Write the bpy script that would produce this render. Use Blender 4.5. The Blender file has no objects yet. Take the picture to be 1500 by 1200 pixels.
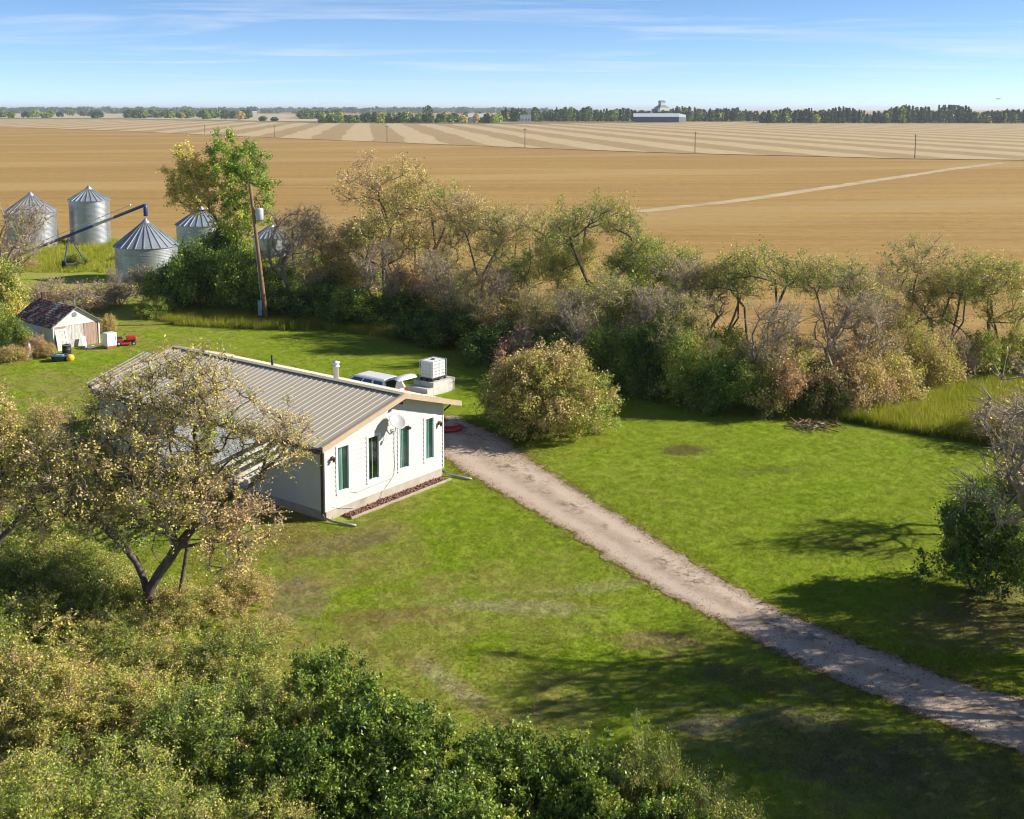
import bpy, bmesh, math, random
import numpy as np
from mathutils import Vector, Matrix
R = math.radians
rng = np.random.default_rng(7)
random.seed(7)
scene = bpy.context.scene
col = scene.collection

# ------------------------------------------------------------------ camera
CAM_H, FOC, HOR, PPY = 16.0, 1654.0, 160.0, 345.0      # photograph measured at 1500 x 1200
PITCH = math.atan((PPY - HOR) / FOC)
SP, CP = math.sin(PITCH), math.cos(PITCH)
cd = bpy.data.cameras.new('camera')
cam = bpy.data.objects.new('camera', cd); col.objects.link(cam)
cam.location = (0, 0, CAM_H); cam.rotation_euler = (math.pi / 2 - PITCH, 0, 0)
cd.sensor_fit = 'HORIZONTAL'; cd.sensor_width = 36.0
cd.lens = 36.0 * FOC / 1500.0
cd.shift_y = -(600.0 - PPY) / 1500.0
cd.clip_start = 0.5; cd.clip_end = 60000
scene.camera = cam

# ------------------------------------------------------------------ sun and sky
SUN_AZ, SUN_EL = R(5), R(28)                            # azimuth from +X towards +Y
sd = Vector((math.cos(SUN_EL) * math.cos(SUN_AZ), math.cos(SUN_EL) * math.sin(SUN_AZ), math.sin(SUN_EL)))
sl = bpy.data.lights.new('sun', 'SUN'); sl.energy = 4.3; sl.angle = R(0.5); sl.color = (1.0, 0.93, 0.82)
so = bpy.data.objects.new('sun', sl); col.objects.link(so)
so.rotation_euler = sd.to_track_quat('Z', 'Y').to_euler()
w = bpy.data.worlds.new('World'); scene.world = w; w.use_nodes = True
wt = w.node_tree; wt.nodes.clear()
def wn(t, **k):
    n = wt.nodes.new(t)
    for a, b in k.items(): setattr(n, a, b)
    return n
sky = wn('ShaderNodeTexSky', sky_type='NISHITA', sun_disc=False, sun_elevation=SUN_EL,
         sun_rotation=math.pi / 2 - SUN_AZ, altitude=600, air_density=0.5, dust_density=0.0, ozone_density=3.2)
bg = wn('ShaderNodeBackground'); bg.inputs[1].default_value = 0.080
wo = wn('ShaderNodeOutputWorld')
hsv = wn('ShaderNodeHueSaturation'); hsv.inputs['Saturation'].default_value = 1.05
tc = wn('ShaderNodeTexCoord'); sep = wn('ShaderNodeSeparateXYZ')
zc = wn('ShaderNodeMath', operation='MAXIMUM'); zc.inputs[1].default_value = 0.0
za = wn('ShaderNodeMath', operation='ADD'); za.inputs[1].default_value = 0.04
dx = wn('ShaderNodeMath', operation='DIVIDE'); dy = wn('ShaderNodeMath', operation='DIVIDE')
cmb = wn('ShaderNodeCombineXYZ')
mp = wn('ShaderNodeMapping'); mp.inputs['Scale'].default_value = (0.30, 0.75, 1); mp.inputs['Rotation'].default_value = (0, 0, R(8))
nz = wn('ShaderNodeTexNoise'); nz.inputs['Scale'].default_value = 1.0; nz.inputs['Detail'].default_value = 7; nz.inputs['Roughness'].default_value = 0.6
nz.inputs['Distortion'].default_value = 0.6
rp = wn('ShaderNodeMapRange'); rp.inputs[1].default_value = 0.50; rp.inputs[2].default_value = 0.78; rp.inputs[4].default_value = 0.62
mx = wn('ShaderNodeMix', data_type='RGBA'); mx.inputs[7].default_value = (5.6, 6.0, 6.5, 1)
L = wt.links.new
L(tc.outputs['Generated'], sep.inputs[0]); L(sep.outputs[2], zc.inputs[0]); L(zc.outputs[0], za.inputs[0])
L(sep.outputs[0], dx.inputs[0]); L(za.outputs[0], dx.inputs[1]); L(sep.outputs[1], dy.inputs[0]); L(za.outputs[0], dy.inputs[1])
L(dx.outputs[0], cmb.inputs[0]); L(dy.outputs[0], cmb.inputs[1]); L(cmb.outputs[0], mp.inputs[0]); L(mp.outputs[0], nz.inputs[0])
L(nz.outputs[0], rp.inputs[0]); L(rp.outputs[0], mx.inputs[0]); L(sky.outputs[0], hsv.inputs['Color']); L(hsv.outputs[0], mx.inputs[6])
L(mx.outputs[2], bg.inputs[0]); L(bg.outputs[0], wo.inputs[0])
vs = scene.view_settings
vs.view_transform = 'Standard'; vs.look = 'None'; vs.gamma = 1.0; vs.exposure = 0.98; vs.use_curve_mapping = False
scene.cycles.max_bounces = 6; scene.cycles.transparent_max_bounces = 8
scene.cycles.use_denoising = True; scene.cycles.use_adaptive_sampling = True; scene.cycles.adaptive_threshold = 0.02; scene.cycles.filter_width = 1.1

# ------------------------------------------------------------------ layout helpers
def at(x, y, z=0.0):
    """where the sight line through a measured point of the photograph meets height z"""
    u = (x - 750) / FOC; v = (PPY - y) / FOC
    t = (z - CAM_H) / (-SP + v * CP)
    return Vector((u * t, (CP + v * SP) * t, z))
def zat(p, y):
    v = (PPY - y) / FOC
    return CAM_H + p[1] / (CP + v * SP) * (-SP + v * CP)

# ------------------------------------------------------------------ object helpers
def tag(o, label=None, cat=None, group=None, kind=None):
    if label: o['label'] = label
    if cat: o['category'] = cat
    if group: o['group'] = group
    if kind: o['kind'] = kind
    return o
def empty(name, loc=(0, 0, 0), rz=0.0, label=None, cat=None, group=None):
    o = bpy.data.objects.new(name, None); col.objects.link(o)
    o.location = loc; o.rotation_euler = (0, 0, rz); o.empty_display_size = 0.3
    return tag(o, label, cat, group)
def link(name, me, parent=None, loc=(0, 0, 0), rot=(0, 0, 0), scale=None):
    o = bpy.data.objects.new(name, me); col.objects.link(o)
    o.location = loc; o.rotation_euler = rot
    if scale is not None: o.scale = scale
    if parent: o.parent = parent
    return o
class MB:
    def __init__(s): s.v = []; s.f = []
    def add(s, vs, fs):
        b = len(s.v); s.v += [tuple(p) for p in vs]; s.f += [tuple(i + b for i in f) for f in fs]; return s
    def box(s, c, d, rz=0.0, m=None):
        x, y, z = d[0] / 2, d[1] / 2, d[2] / 2
        vs = [Vector((i, j, k)) for i in (-x, x) for j in (-y, y) for k in (-z, z)]
        M = m or Matrix.Rotation(rz, 3, 'Z')
        return s.add([M @ p + Vector(c) for p in vs], [(0, 1, 3, 2), (4, 6, 7, 5), (0, 4, 5, 1), (2, 3, 7, 6), (0, 2, 6, 4), (1, 5, 7, 3)])
    def bar(s, a, b, wx, wz, up=(0, 0, 1)):
        a, b = Vector(a), Vector(b); d = (b - a).normalized(); u = Vector(up)
        r = d.cross(u)
        if r.length < 1e-4: r = Vector((1, 0, 0))
        r.normalize(); u = r.cross(d)
        vs = [p + r * i * wx / 2 + u * j * wz / 2 for p in (a, b) for i, j in ((-1, -1), (1, -1), (1, 1), (-1, 1))]
        return s.add(vs, [(3, 2, 1, 0), (4, 5, 6, 7), (0, 1, 5, 4), (1, 2, 6, 5), (2, 3, 7, 6), (3, 0, 4, 7)])
    def tube(s, pts, rad, n=8, caps=True):
        pts = [Vector(p) for p in pts]
        if not hasattr(rad, '__len__'): rad = [rad] * len(pts)
        vs = []; ref = None
        for i, p in enumerate(pts):
            d = (pts[min(i + 1, len(pts) - 1)] - pts[max(i - 1, 0)]).normalized()
            if ref is None: ref = Vector((0, 0, 1)) if abs(d.z) < .9 else Vector((1, 0, 0))
            a = d.cross(ref).normalized(); b = d.cross(a)
            ref = -b if False else ref
            for k in range(n):
                t = 2 * math.pi * k / n
                vs.append(p + (a * math.cos(t) + b * math.sin(t)) * rad[i])
        fs = [(i * n + k, i * n + (k + 1) % n, (i + 1) * n + (k + 1) % n, (i + 1) * n + k) for i in range(len(pts) - 1) for k in range(n)]
        if caps: fs += [tuple(range(n))[::-1], tuple((len(pts) - 1) * n + k for k in range(n))]
        return s.add(vs, fs)
    def lathe(s, prof, n=24, c=(0, 0, 0)):
        vs = [(c[0] + r * math.cos(2 * math.pi * k / n), c[1] + r * math.sin(2 * math.pi * k / n), c[2] + z) for r, z in prof for k in range(n)]
        fs = [(i * n + k, i * n + (k + 1) % n, (i + 1) * n + (k + 1) % n, (i + 1) * n + k) for i in range(len(prof) - 1) for k in range(n)]
        return s.add(vs, fs)
    def prism(s, poly, z0, z1):
        n = len(poly); vs = [(p[0], p[1], z0) for p in poly] + [(p[0], p[1], z1) for p in poly]
        return s.add(vs, [tuple(range(n))[::-1], tuple(range(n, 2 * n))] + [(i, (i + 1) % n, n + (i + 1) % n, n + i) for i in range(n)])
    def hull(s, a, b):      # two polygons with equal counts joined to a closed solid
        n = len(a); return s.add(list(a) + list(b), [tuple(range(n))[::-1], tuple(range(n, 2 * n))] + [(i, (i + 1) % n, n + (i + 1) % n, n + i) for i in range(n)])
    def mesh(s, name, mat, smooth=False):
        me = bpy.data.meshes.new(name); me.from_pydata([tuple(p) for p in s.v], [], s.f)
        bm = bmesh.new(); bm.from_mesh(me); bmesh.ops.recalc_face_normals(bm, faces=bm.faces); bm.to_mesh(me); bm.free()
        if mat: me.materials.append(mat)
        if smooth: me.polygons.foreach_set('use_smooth', [True] * len(me.polygons))
        return me
    def build(s, name, mat, parent=None, smooth=False, loc=(0, 0, 0), rot=(0, 0, 0), bevel=0.0):
        o = link(name, s.mesh(name, mat, smooth), parent, loc, rot)
        if bevel:
            m = o.modifiers.new('bevel', 'BEVEL'); m.width = bevel; m.segments = 2; m.limit_method = 'ANGLE'
        return o
def fast_mesh(name, V, F, mat, attrs=None, smooth=False):
    """V (n,3), F (m,k) arrays -> mesh"""
    me = bpy.data.meshes.new(name); V = np.asarray(V, np.float32); F = np.asarray(F, np.int32)
    k = F.shape[1]
    me.vertices.add(len(V)); me.vertices.foreach_set('co', V.ravel())
    me.loops.add(F.size); me.loops.foreach_set('vertex_index', F.ravel())
    me.polygons.add(len(F)); me.polygons.foreach_set('loop_start', np.arange(len(F), dtype=np.int32) * k)
    me.polygons.foreach_set('loop_total', np.full(len(F), k, np.int32))
    if smooth: me.polygons.foreach_set('use_smooth', np.ones(len(F), bool))
    me.update(calc_edges=True)
    for n, a in (attrs or {}).items():
        at_ = me.attributes.new(n, 'FLOAT', 'POINT'); at_.data.foreach_set('value', np.asarray(a, np.float32))
    me.materials.append(mat)
    return me

# ------------------------------------------------------------------ materials
def newmat(name):
    m = bpy.data.materials.new(name); m.use_nodes = True; t = m.node_tree; t.nodes.clear()
    o = t.nodes.new('ShaderNodeOutputMaterial')
    return m, t, o
class NT:
    def __init__(s, t): s.t = t
    def n(s, ty, inp=None, **k):
        nd = s.t.nodes.new(ty)
        for a, b in k.items(): setattr(nd, a, b)
        for a, b in (inp or {}).items():
            if isinstance(b, bpy.types.NodeSocket): s.t.links.new(b, nd.inputs[a])
            else: nd.inputs[a].default_value = b
        return nd
    def link(s, a, b): s.t.links.new(a, b)
    def math(s, op, a, b=None, c=None):
        i = {0: a}
        if b is not None: i[1] = b
        if c is not None: i[2] = c
        return s.n('ShaderNodeMath', i, operation=op).outputs[0]
    def mix(s, f, a, b, blend='MIX'): return s.n('ShaderNodeMix', {0: f, 6: a, 7: b}, data_type='RGBA', blend_type=blend).outputs[2]
    def noise(s, vec, scale, detail=4, rough=.55, dist=0.): return s.n('ShaderNodeTexNoise', {'Vector': vec, 'Scale': scale, 'Detail': detail, 'Roughness': rough, 'Distortion': dist}).outputs[0]
    def map(s, v, a, b, c=0., d=1.): return s.n('ShaderNodeMapRange', {0: v, 1: a, 2: b, 3: c, 4: d}).outputs[0]
    def scalev(s, vec, sc, rot=(0, 0, 0)): return s.n('ShaderNodeMapping', {'Vector': vec, 'Scale': sc, 'Rotation': rot}).outputs[0]
    def ramp(s, f, stops):
        r = s.n('ShaderNodeValToRGB', {0: f}); e = r.color_ramp.elements
        while len(e) > 1: e.remove(e[-1])
        e[0].position = stops[0][0]; e[0].color = (*stops[0][1], 1)
        for p, c in stops[1:]: q = e.new(p); q.color = (*c, 1)
        return r.outputs[0]
def c4(c): return (*c, 1.0)
def pm(name, c1, c2=None, scale=4.0, rough=0.6, metal=0.0, bump=0.0, stretch=(1, 1, 1), rot=(0, 0, 0), spec=0.5, c3=None, s3=0.7, lim3=(.55, .7)):
    """a painted / natural surface: two tones mixed by noise, an optional stain tone, optional relief"""
    m, t, o = newmat(name); N = NT(t)
    co = N.n('ShaderNodeTexCoord').outputs['Object']; v = N.scalev(co, stretch, rot)
    c2 = c2 or tuple(x * .8 for x in c1)
    nz = N.noise(v, scale, 6, .6)
    c = N.mix(N.map(nz, .35, .65), c4(c1), c4(c2))
    if c3: c = N.mix(N.map(N.noise(v, s3, 5, .65), *lim3), c, c4(c3))
    b = N.n('ShaderNodeBsdfPrincipled', {'Base Color': c, 'Roughness': rough, 'Metallic': metal, 'Specular IOR Level': spec})
    if bump:
        bn = N.n('ShaderNodeBump', {'Height': N.noise(v, scale * 6, 4, .6), 'Strength': bump, 'Distance': .02}); N.link(bn.outputs[0], b.inputs['Normal'])
    N.link(b.outputs[0], o.inputs[0]); return m

AUTUMN = [(0.0, (.018, .034, .008)), (.14, (.038, .070, .011)), (.32, (.095, .145, .015)), (.46, (.180, .200, .028)),
          (.60, (.310, .250, .066)), (.72, (.285, .205, .095)), (.86, (.240, .155, .092)), (1.0, (.260, .070, .030))]
def leafmat(name, gloss=0.35, trans=0.3, gain=1.0):
    m, t, o = newmat(name); N = NT(t)
    tone = N.n('ShaderNodeAttribute', attribute_name='tone').outputs['Fac']
    sh = N.n('ShaderNodeAttribute', attribute_name='tone_shift', attribute_type='OBJECT').outputs['Fac']
    co = N.n('ShaderNodeTexCoord').outputs['Object']
    nz = N.noise(co, .9, 3, .6)
    f = N.math('ADD', N.math('ADD', tone, sh), N.math('MULTIPLY', N.math('SUBTRACT', nz, .5), .35))
    c = N.ramp(f, AUTUMN)
    val = N.n('ShaderNodeAttribute', attribute_name='val').outputs['Fac']
    hs = N.n('ShaderNodeHueSaturation', {'Color': c, 'Value': N.math('MULTIPLY', val, gain)}).outputs[0]
    b = N.n('ShaderNodeBsdfPrincipled', {'Base Color': hs, 'Roughness': gloss, 'Specular IOR Level': .35})
    tr = N.n('ShaderNodeBsdfTranslucent', {'Color': hs})
    ms = N.n('ShaderNodeMixShader', {0: trans, 1: b.outputs[0], 2: tr.outputs[0]})
    N.link(ms.outputs[0], o.inputs[0]); return m
M = {}
M['leaf'] = leafmat('leaf', .55, .30, 2.25)
M['gleaf'] = leafmat('glossy_leaf', .42, .28, 2.15)
M['bark'] = pm('bark', (.15, .12, .095), (.07, .056, .046), 6, .9, bump=.6, stretch=(1, 1, .25))
M['deadbark'] = pm('dead_bark', (.43, .345, .26), (.25, .195, .145), 6, .9, bump=.4, stretch=(1, 1, .25))
M['twig'] = pm('twig_bark', (.33, .27, .23), (.21, .165, .14), 5, .9)

def lawn_color(N):
    p = N.n('ShaderNodeNewGeometry').outputs['Position']
    sp = N.n('ShaderNodeSeparateXYZ', {0: p}); X, Y = sp.outputs[0], sp.outputs[1]
    fine = N.noise(p, 4.0, 6, .78); mid = N.noise(p, .55, 5, .65, .6); big = N.noise(p, .13, 4, .6, .4)
    mow = N.noise(N.scalev(p, (.25, 1.4, 1), (0, 0, R(-20))), .8, 3, .6)
    g = N.mix(N.map(mid, .3, .7), c4((.235, .335, .018)), c4((.290, .365, .026)))
    g = N.mix(N.map(fine, .42, .72), g, c4((.145, .225, .012)))
    g = N.mix(N.math('MULTIPLY', N.map(mow, .4, .7), .35), g, c4((.285, .315, .042)))
    # the front lawn on the house side is drier than the lawn across the drive
    side = N.math('ADD', N.math('MULTIPLY', X, -1.0), N.math('MULTIPLY', Y, -.55))
    dryside = N.map(side, -26.0, -17.0)
    d = N.math('MULTIPLY', N.map(N.math('ADD', N.math('MULTIPLY', mid, .5), N.math('MULTIPLY', big, .5)), .43, .58), N.math('ADD', N.math('MULTIPLY', dryside, .72), .12))
    g = N.mix(d, g, c4((.32, .275, .085)))
    pn = N.math('MULTIPLY', N.math('SUBTRACT', N.math('ADD', N.math('MULTIPLY', N.noise(p, 1.1, 5, .7), .62), N.math('MULTIPLY', fine, .38)), .5), 3.6)
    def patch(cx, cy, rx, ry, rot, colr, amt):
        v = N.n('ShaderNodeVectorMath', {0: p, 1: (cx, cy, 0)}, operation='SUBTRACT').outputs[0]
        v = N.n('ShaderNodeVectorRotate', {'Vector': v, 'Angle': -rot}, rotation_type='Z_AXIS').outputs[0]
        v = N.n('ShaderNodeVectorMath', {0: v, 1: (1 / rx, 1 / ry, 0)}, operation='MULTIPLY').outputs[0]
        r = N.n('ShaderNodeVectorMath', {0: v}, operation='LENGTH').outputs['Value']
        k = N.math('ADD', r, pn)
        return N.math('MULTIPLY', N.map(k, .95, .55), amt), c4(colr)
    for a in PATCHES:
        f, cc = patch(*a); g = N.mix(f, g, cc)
    return g, p
def pt(x, y): q = at(x, y); return q.x, q.y
PATCHES = []
for (px_, py_, rx, ry, ro, cc, am) in ((1180, 1085, 4.6, 2.0, R(-12), (.13, .11, .07), .5), (1380, 1150, 4.0, 2.4, 0, (.13, .11, .07), .55), (1120, 1000, 3.0, .9, R(-25), (.13, .10, .06), .5), (760, 890, 3.2, .7, R(-6), (.40, .36, .18), .6), (560, 905, 2.2, .8, R(10), (.26, .17, .075), .6), (655, 1000, .45, 2.4, R(35), (.40, .35, .20), .5),  # leading dark tones: soil and litter, also painted in to deepen the tree shade
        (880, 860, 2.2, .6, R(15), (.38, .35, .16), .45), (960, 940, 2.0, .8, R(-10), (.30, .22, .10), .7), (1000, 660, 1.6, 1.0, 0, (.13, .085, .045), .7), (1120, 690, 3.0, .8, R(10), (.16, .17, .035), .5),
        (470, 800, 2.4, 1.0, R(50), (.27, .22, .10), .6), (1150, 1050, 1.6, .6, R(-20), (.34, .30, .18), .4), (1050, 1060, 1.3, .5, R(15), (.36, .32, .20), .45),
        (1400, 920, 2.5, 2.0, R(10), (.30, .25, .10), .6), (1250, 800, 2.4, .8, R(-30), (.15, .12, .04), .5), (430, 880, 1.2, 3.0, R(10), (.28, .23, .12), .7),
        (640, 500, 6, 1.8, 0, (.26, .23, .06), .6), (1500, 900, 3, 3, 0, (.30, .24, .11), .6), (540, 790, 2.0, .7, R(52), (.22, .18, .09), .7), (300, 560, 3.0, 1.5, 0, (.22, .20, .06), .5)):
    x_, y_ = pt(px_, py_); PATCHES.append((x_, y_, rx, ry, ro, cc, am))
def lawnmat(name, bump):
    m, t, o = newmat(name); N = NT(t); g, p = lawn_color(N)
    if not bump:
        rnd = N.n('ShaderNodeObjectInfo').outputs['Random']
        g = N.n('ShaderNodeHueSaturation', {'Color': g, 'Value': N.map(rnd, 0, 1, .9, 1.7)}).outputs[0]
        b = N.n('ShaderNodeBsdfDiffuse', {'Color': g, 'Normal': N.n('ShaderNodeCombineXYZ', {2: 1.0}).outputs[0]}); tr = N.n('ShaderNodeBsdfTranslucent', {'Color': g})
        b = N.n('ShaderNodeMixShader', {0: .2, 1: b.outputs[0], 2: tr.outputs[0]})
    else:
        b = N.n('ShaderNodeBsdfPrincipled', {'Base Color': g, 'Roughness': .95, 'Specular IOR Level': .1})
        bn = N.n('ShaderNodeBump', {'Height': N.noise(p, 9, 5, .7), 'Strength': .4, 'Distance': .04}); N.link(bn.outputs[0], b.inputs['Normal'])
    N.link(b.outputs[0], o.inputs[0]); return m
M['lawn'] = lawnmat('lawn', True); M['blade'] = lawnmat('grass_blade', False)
def bladesmat(name, a, b_, c_):
    m, t, o = newmat(name); N = NT(t)
    rnd = N.n('ShaderNodeObjectInfo').outputs['Random']; p = N.n('ShaderNodeNewGeometry').outputs['Position']
    f = N.math('ADD', N.math('MULTIPLY', rnd, .5), N.math('MULTIPLY', N.noise(p, .35, 4, .6), .6))
    g = N.ramp(f, [(.25, a), (.5, b_), (.8, c_)])
    d = N.n('ShaderNodeBsdfDiffuse', {'Color': g, 'Normal': N.n('ShaderNodeVectorMath', {0: N.n('ShaderNodeVectorMath', {0: N.n('ShaderNodeNewGeometry').outputs['Normal'], 1: (.2, .2, .2)}, operation='MULTIPLY').outputs[0], 1: (.2, -.05, .9)}, operation='ADD').outputs[0]}); tr = N.n('ShaderNodeBsdfTranslucent', {'Color': g})
    N.link(N.n('ShaderNodeMixShader', {0: .2, 1: d.outputs[0], 2: tr.outputs[0]}).outputs[0], o.inputs[0]); return m
M['tall'] = bladesmat('tall_grass', (.20, .29, .014), (.38, .42, .025), (.54, .48, .11))
M['litter'] = bladesmat('leaf_litter', (.14, .07, .035), (.20, .11, .05), (.28, .18, .09))

# ------------------------------------------------------------------ the ground
def sheet(name, pts, z, mat, kind='structure', label=None, cat=None):
    me = bpy.data.meshes.new(name); me.from_pydata([(p[0], p[1], z) for p in pts], [], [tuple(range(len(pts)))])
    bm = bmesh.new(); bm.from_mesh(me)
    bmesh.ops.triangulate(bm, faces=bm.faces); bmesh.ops.recalc_face_normals(bm, faces=bm.faces)
    if sum(f.normal.z for f in bm.faces) < 0: bmesh.ops.reverse_faces(bm, faces=bm.faces)
    bm.to_mesh(me); bm.free(); me.materials.append(mat)
    o = link(name, me); return tag(o, label, cat, kind=kind)
def wob(pts, step, amp, seed=0):
    """resample a closed outline and give it a ragged edge"""
    r = random.Random(seed); out = []
    for i in range(len(pts)):
        a = Vector(pts[i][:2]); b = Vector(pts[(i + 1) % len(pts)][:2]); n = max(1, int((b - a).length / step))
        d = (b - a).normalized() if (b - a).length > 0 else Vector((1, 0)); q = Vector((-d.y, d.x))
        for k in range(n): out.append(a + (b - a) * k / n + q * r.uniform(-amp, amp))
    return out
def fieldmat():
    m, t, o = newmat('stubble'); N = NT(t); p = N.n('ShaderNodeNewGeometry').outputs['Position']
    rows = N.noise(N.scalev(p, (.012, .22, 1), (0, 0, R(3))), 1.0, 7, .68, .3)
    fine = N.noise(N.scalev(p, (.25, 2.2, 1), (0, 0, R(3))), 1.0, 4, .7)
    big = N.noise(N.scalev(p, (.006, .02, 1)), 1.0, 4, .6, .5)
    spk = N.noise(N.scalev(p, (.5, 1.1, 1), (0, 0, R(3))), 1.0, 5, .75)
    c = N.mix(N.map(rows, .38, .62), c4((.318, .190, .054)), c4((.440, .285, .092)))
    c = N.mix(N.math('MULTIPLY', N.map(fine, .4, .7), .45), c, c4((.46, .31, .115)))
    c = N.mix(N.math('MULTIPLY', N.map(big, .42, .62), .5), c, c4((.315, .195, .068)))
    c = N.mix(N.math('MULTIPLY', N.map(spk, .55, .30), .55), c, c4((.21, .12, .036)))
    c = N.mix(N.math('MULTIPLY', N.map(spk, .56, .72), .5), c, c4((.52, .37, .16)))
    w1 = N.n('ShaderNodeTexWave', {'Vector': N.scalev(p, (.02, 1, 1), (0, 0, R(3))), 'Scale': .055, 'Distortion': 1.2, 'Detail': 2}).outputs['Fac']
    c = N.mix(N.math('MULTIPLY', N.map(w1, .80, 1.), .45), c, c4((.45, .32, .14)))
    b = N.n('ShaderNodeBsdfPrincipled', {'Base Color': c, 'Roughness': .95, 'Specular IOR Level': .1})
    bn = N.n('ShaderNodeBump', {'Height': N.noise(N.scalev(p, (1, 6, 1), (0, 0, R(3))), 1., 4, .6), 'Strength': .5, 'Distance': .08}); N.link(bn.outputs[0], b.inputs['Normal'])
    N.link(b.outputs[0], o.inputs[0]); return m
def stripmat():
    m, t, o = newmat('swathed_strips'); N = NT(t); p = N.n('ShaderNodeNewGeometry').outputs['Position']
    sp = N.n('ShaderNodeSeparateXYZ', {0: p}); X, Y = sp.outputs[0], sp.outputs[1]
    q = N.math('ADD', N.math('MULTIPLY', X, .992), N.math('MULTIPLY', Y, .126))
    q = N.math('ADD', q, N.math('MULTIPLY', N.math('SUBTRACT', N.noise(p, .012, 3, .5), .5), 9.0))
    q = N.math('ADD', q, N.math('MULTIPLY', N.math('SUBTRACT', N.noise(p, .2, 3, .5), .5), 1.5))
    fr = N.math('FRACT', N.math('DIVIDE', N.math('ADD', q, 6.0), 34.0))
    k = N.map(N.math('ABSOLUTE', N.math('SUBTRACT', fr, .5)), .235, .265)
    nz = N.noise(N.scalev(p, (.3, .05, 1), (0, 0, R(7))), 1., 4, .6)
    a = N.mix(N.map(nz, .3, .7), c4((.52, .41, .24)), c4((.44, .33, .18))); b_ = N.mix(N.map(nz, .3, .7), c4((.38, .275, .14)), c4((.33, .23, .11)))
    c = N.mix(k, b_, a)
    b = N.n('ShaderNodeBsdfPrincipled', {'Base Color': c, 'Roughness': .95, 'Specular IOR Level': .1}); N.link(b.outputs[0], o.inputs[0]); return m
FAR = 30000
sheet('ground', [(-FAR, -400), (FAR, -400), (FAR, FAR), (-FAR, FAR)], 0.0, fieldmat())
bnd = [(-300, 183), (0, 186.5), (175, 192), (400, 202), (560, 208.5), (800, 218), (1000, 225), (1200, 229.5), (1330, 233), (1500, 235), (1900, 239)]
near_b = [at(x, y) for x, y in bnd]
far_b = [at(x, y) for x, y in ((1900, 182.5), (1500, 181.6), (1300, 180), (1000, 178.6), (850, 179), (700, 181), (550, 181), (480, 181), (300, 177), (175, 174), (-300, 172))]
sheet('strip_field', near_b + far_b, 0.06, stripmat())
M['margin'] = pm('field_margin_grass', (.15, .14, .04), (.085, .09, .028), .3, .95, c3=(.24, .19, .08), s3=.05)
mg = []
for p in near_b: mg.append((p.x, p.y + 1.2))
for p in near_b[::-1]: mg.append((p.x, p.y - 1.4))
sheet('field_margin', mg, 0.12, M['margin'])
M['palefield'] = pm('pale_far_field', (.50, .40, .24), (.40, .30, .16), .004, .95, c3=(.36, .31, .15), s3=.003)
sheet('pale_field', [at(x, y) for x, y in ((-400, 171), (175, 173.5), (480, 180), (540, 180.3), (500, 172), (420, 167.5), (-400, 165.5))], 0.12, M['palefield'])
M['greenfield'] = pm('far_green_margin', (.12, .14, .05), (.17, .16, .06), .01, .95)
sheet('far_verge', [at(x, y) for x, y in ((-400, 173), (175, 175), (400, 179), (700, 182.2), (1000, 179.6), (1000, 178.2), (700, 180.2), (400, 177.4), (175, 173.6), (-400, 171.8))], 0.2, M['greenfield'])
# dirt trail over the stubble
M['trail'] = pm('pale_trail_dirt', (.52, .40, .24), (.40, .29, .15), .35, .95, stretch=(.3, .3, 1), c3=(.36, .25, .11), s3=.25)
trail = [(935, 311), (980, 305), (1040, 299), (1120, 289), (1200, 277), (1300, 262), (1390, 248.5), (1470, 238.5)]
tp = [at(x, y) for x, y in trail]; l_, r_ = [], []
for i, p in enumerate(tp):
    d = (tp[min(i + 1, len(tp) - 1)] - tp[max(i - 1, 0)]).normalized(); q = Vector((-d.y, d.x, 0)); l_.append(p + q * 1.7); r_.append(p - q * 1.7)
sheet('field_trail', wob(l_ + r_[::-1], 3.0, .28, 3), 0.03, M['trail'])
# the yard
yard = [(-900, 360), (-200, 353), (180, 351), (420, 362), (560, 400), (700, 440), (900, 490), (1100, 525), (1250, 530), (1330, 518), (1400, 510), (1500, 532), (1640, 560), (1900, 640)]
yp = [at(x, y) for x, y in yard] + [Vector((60, 20, 0)), Vector((50, -60, 0)), Vector((-60, -60, 0)), Vector((-75, 20, 0))]
sheet('lawn', wob(yp, 2.5, .45, 4), 0.02, M['lawn'])
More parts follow.
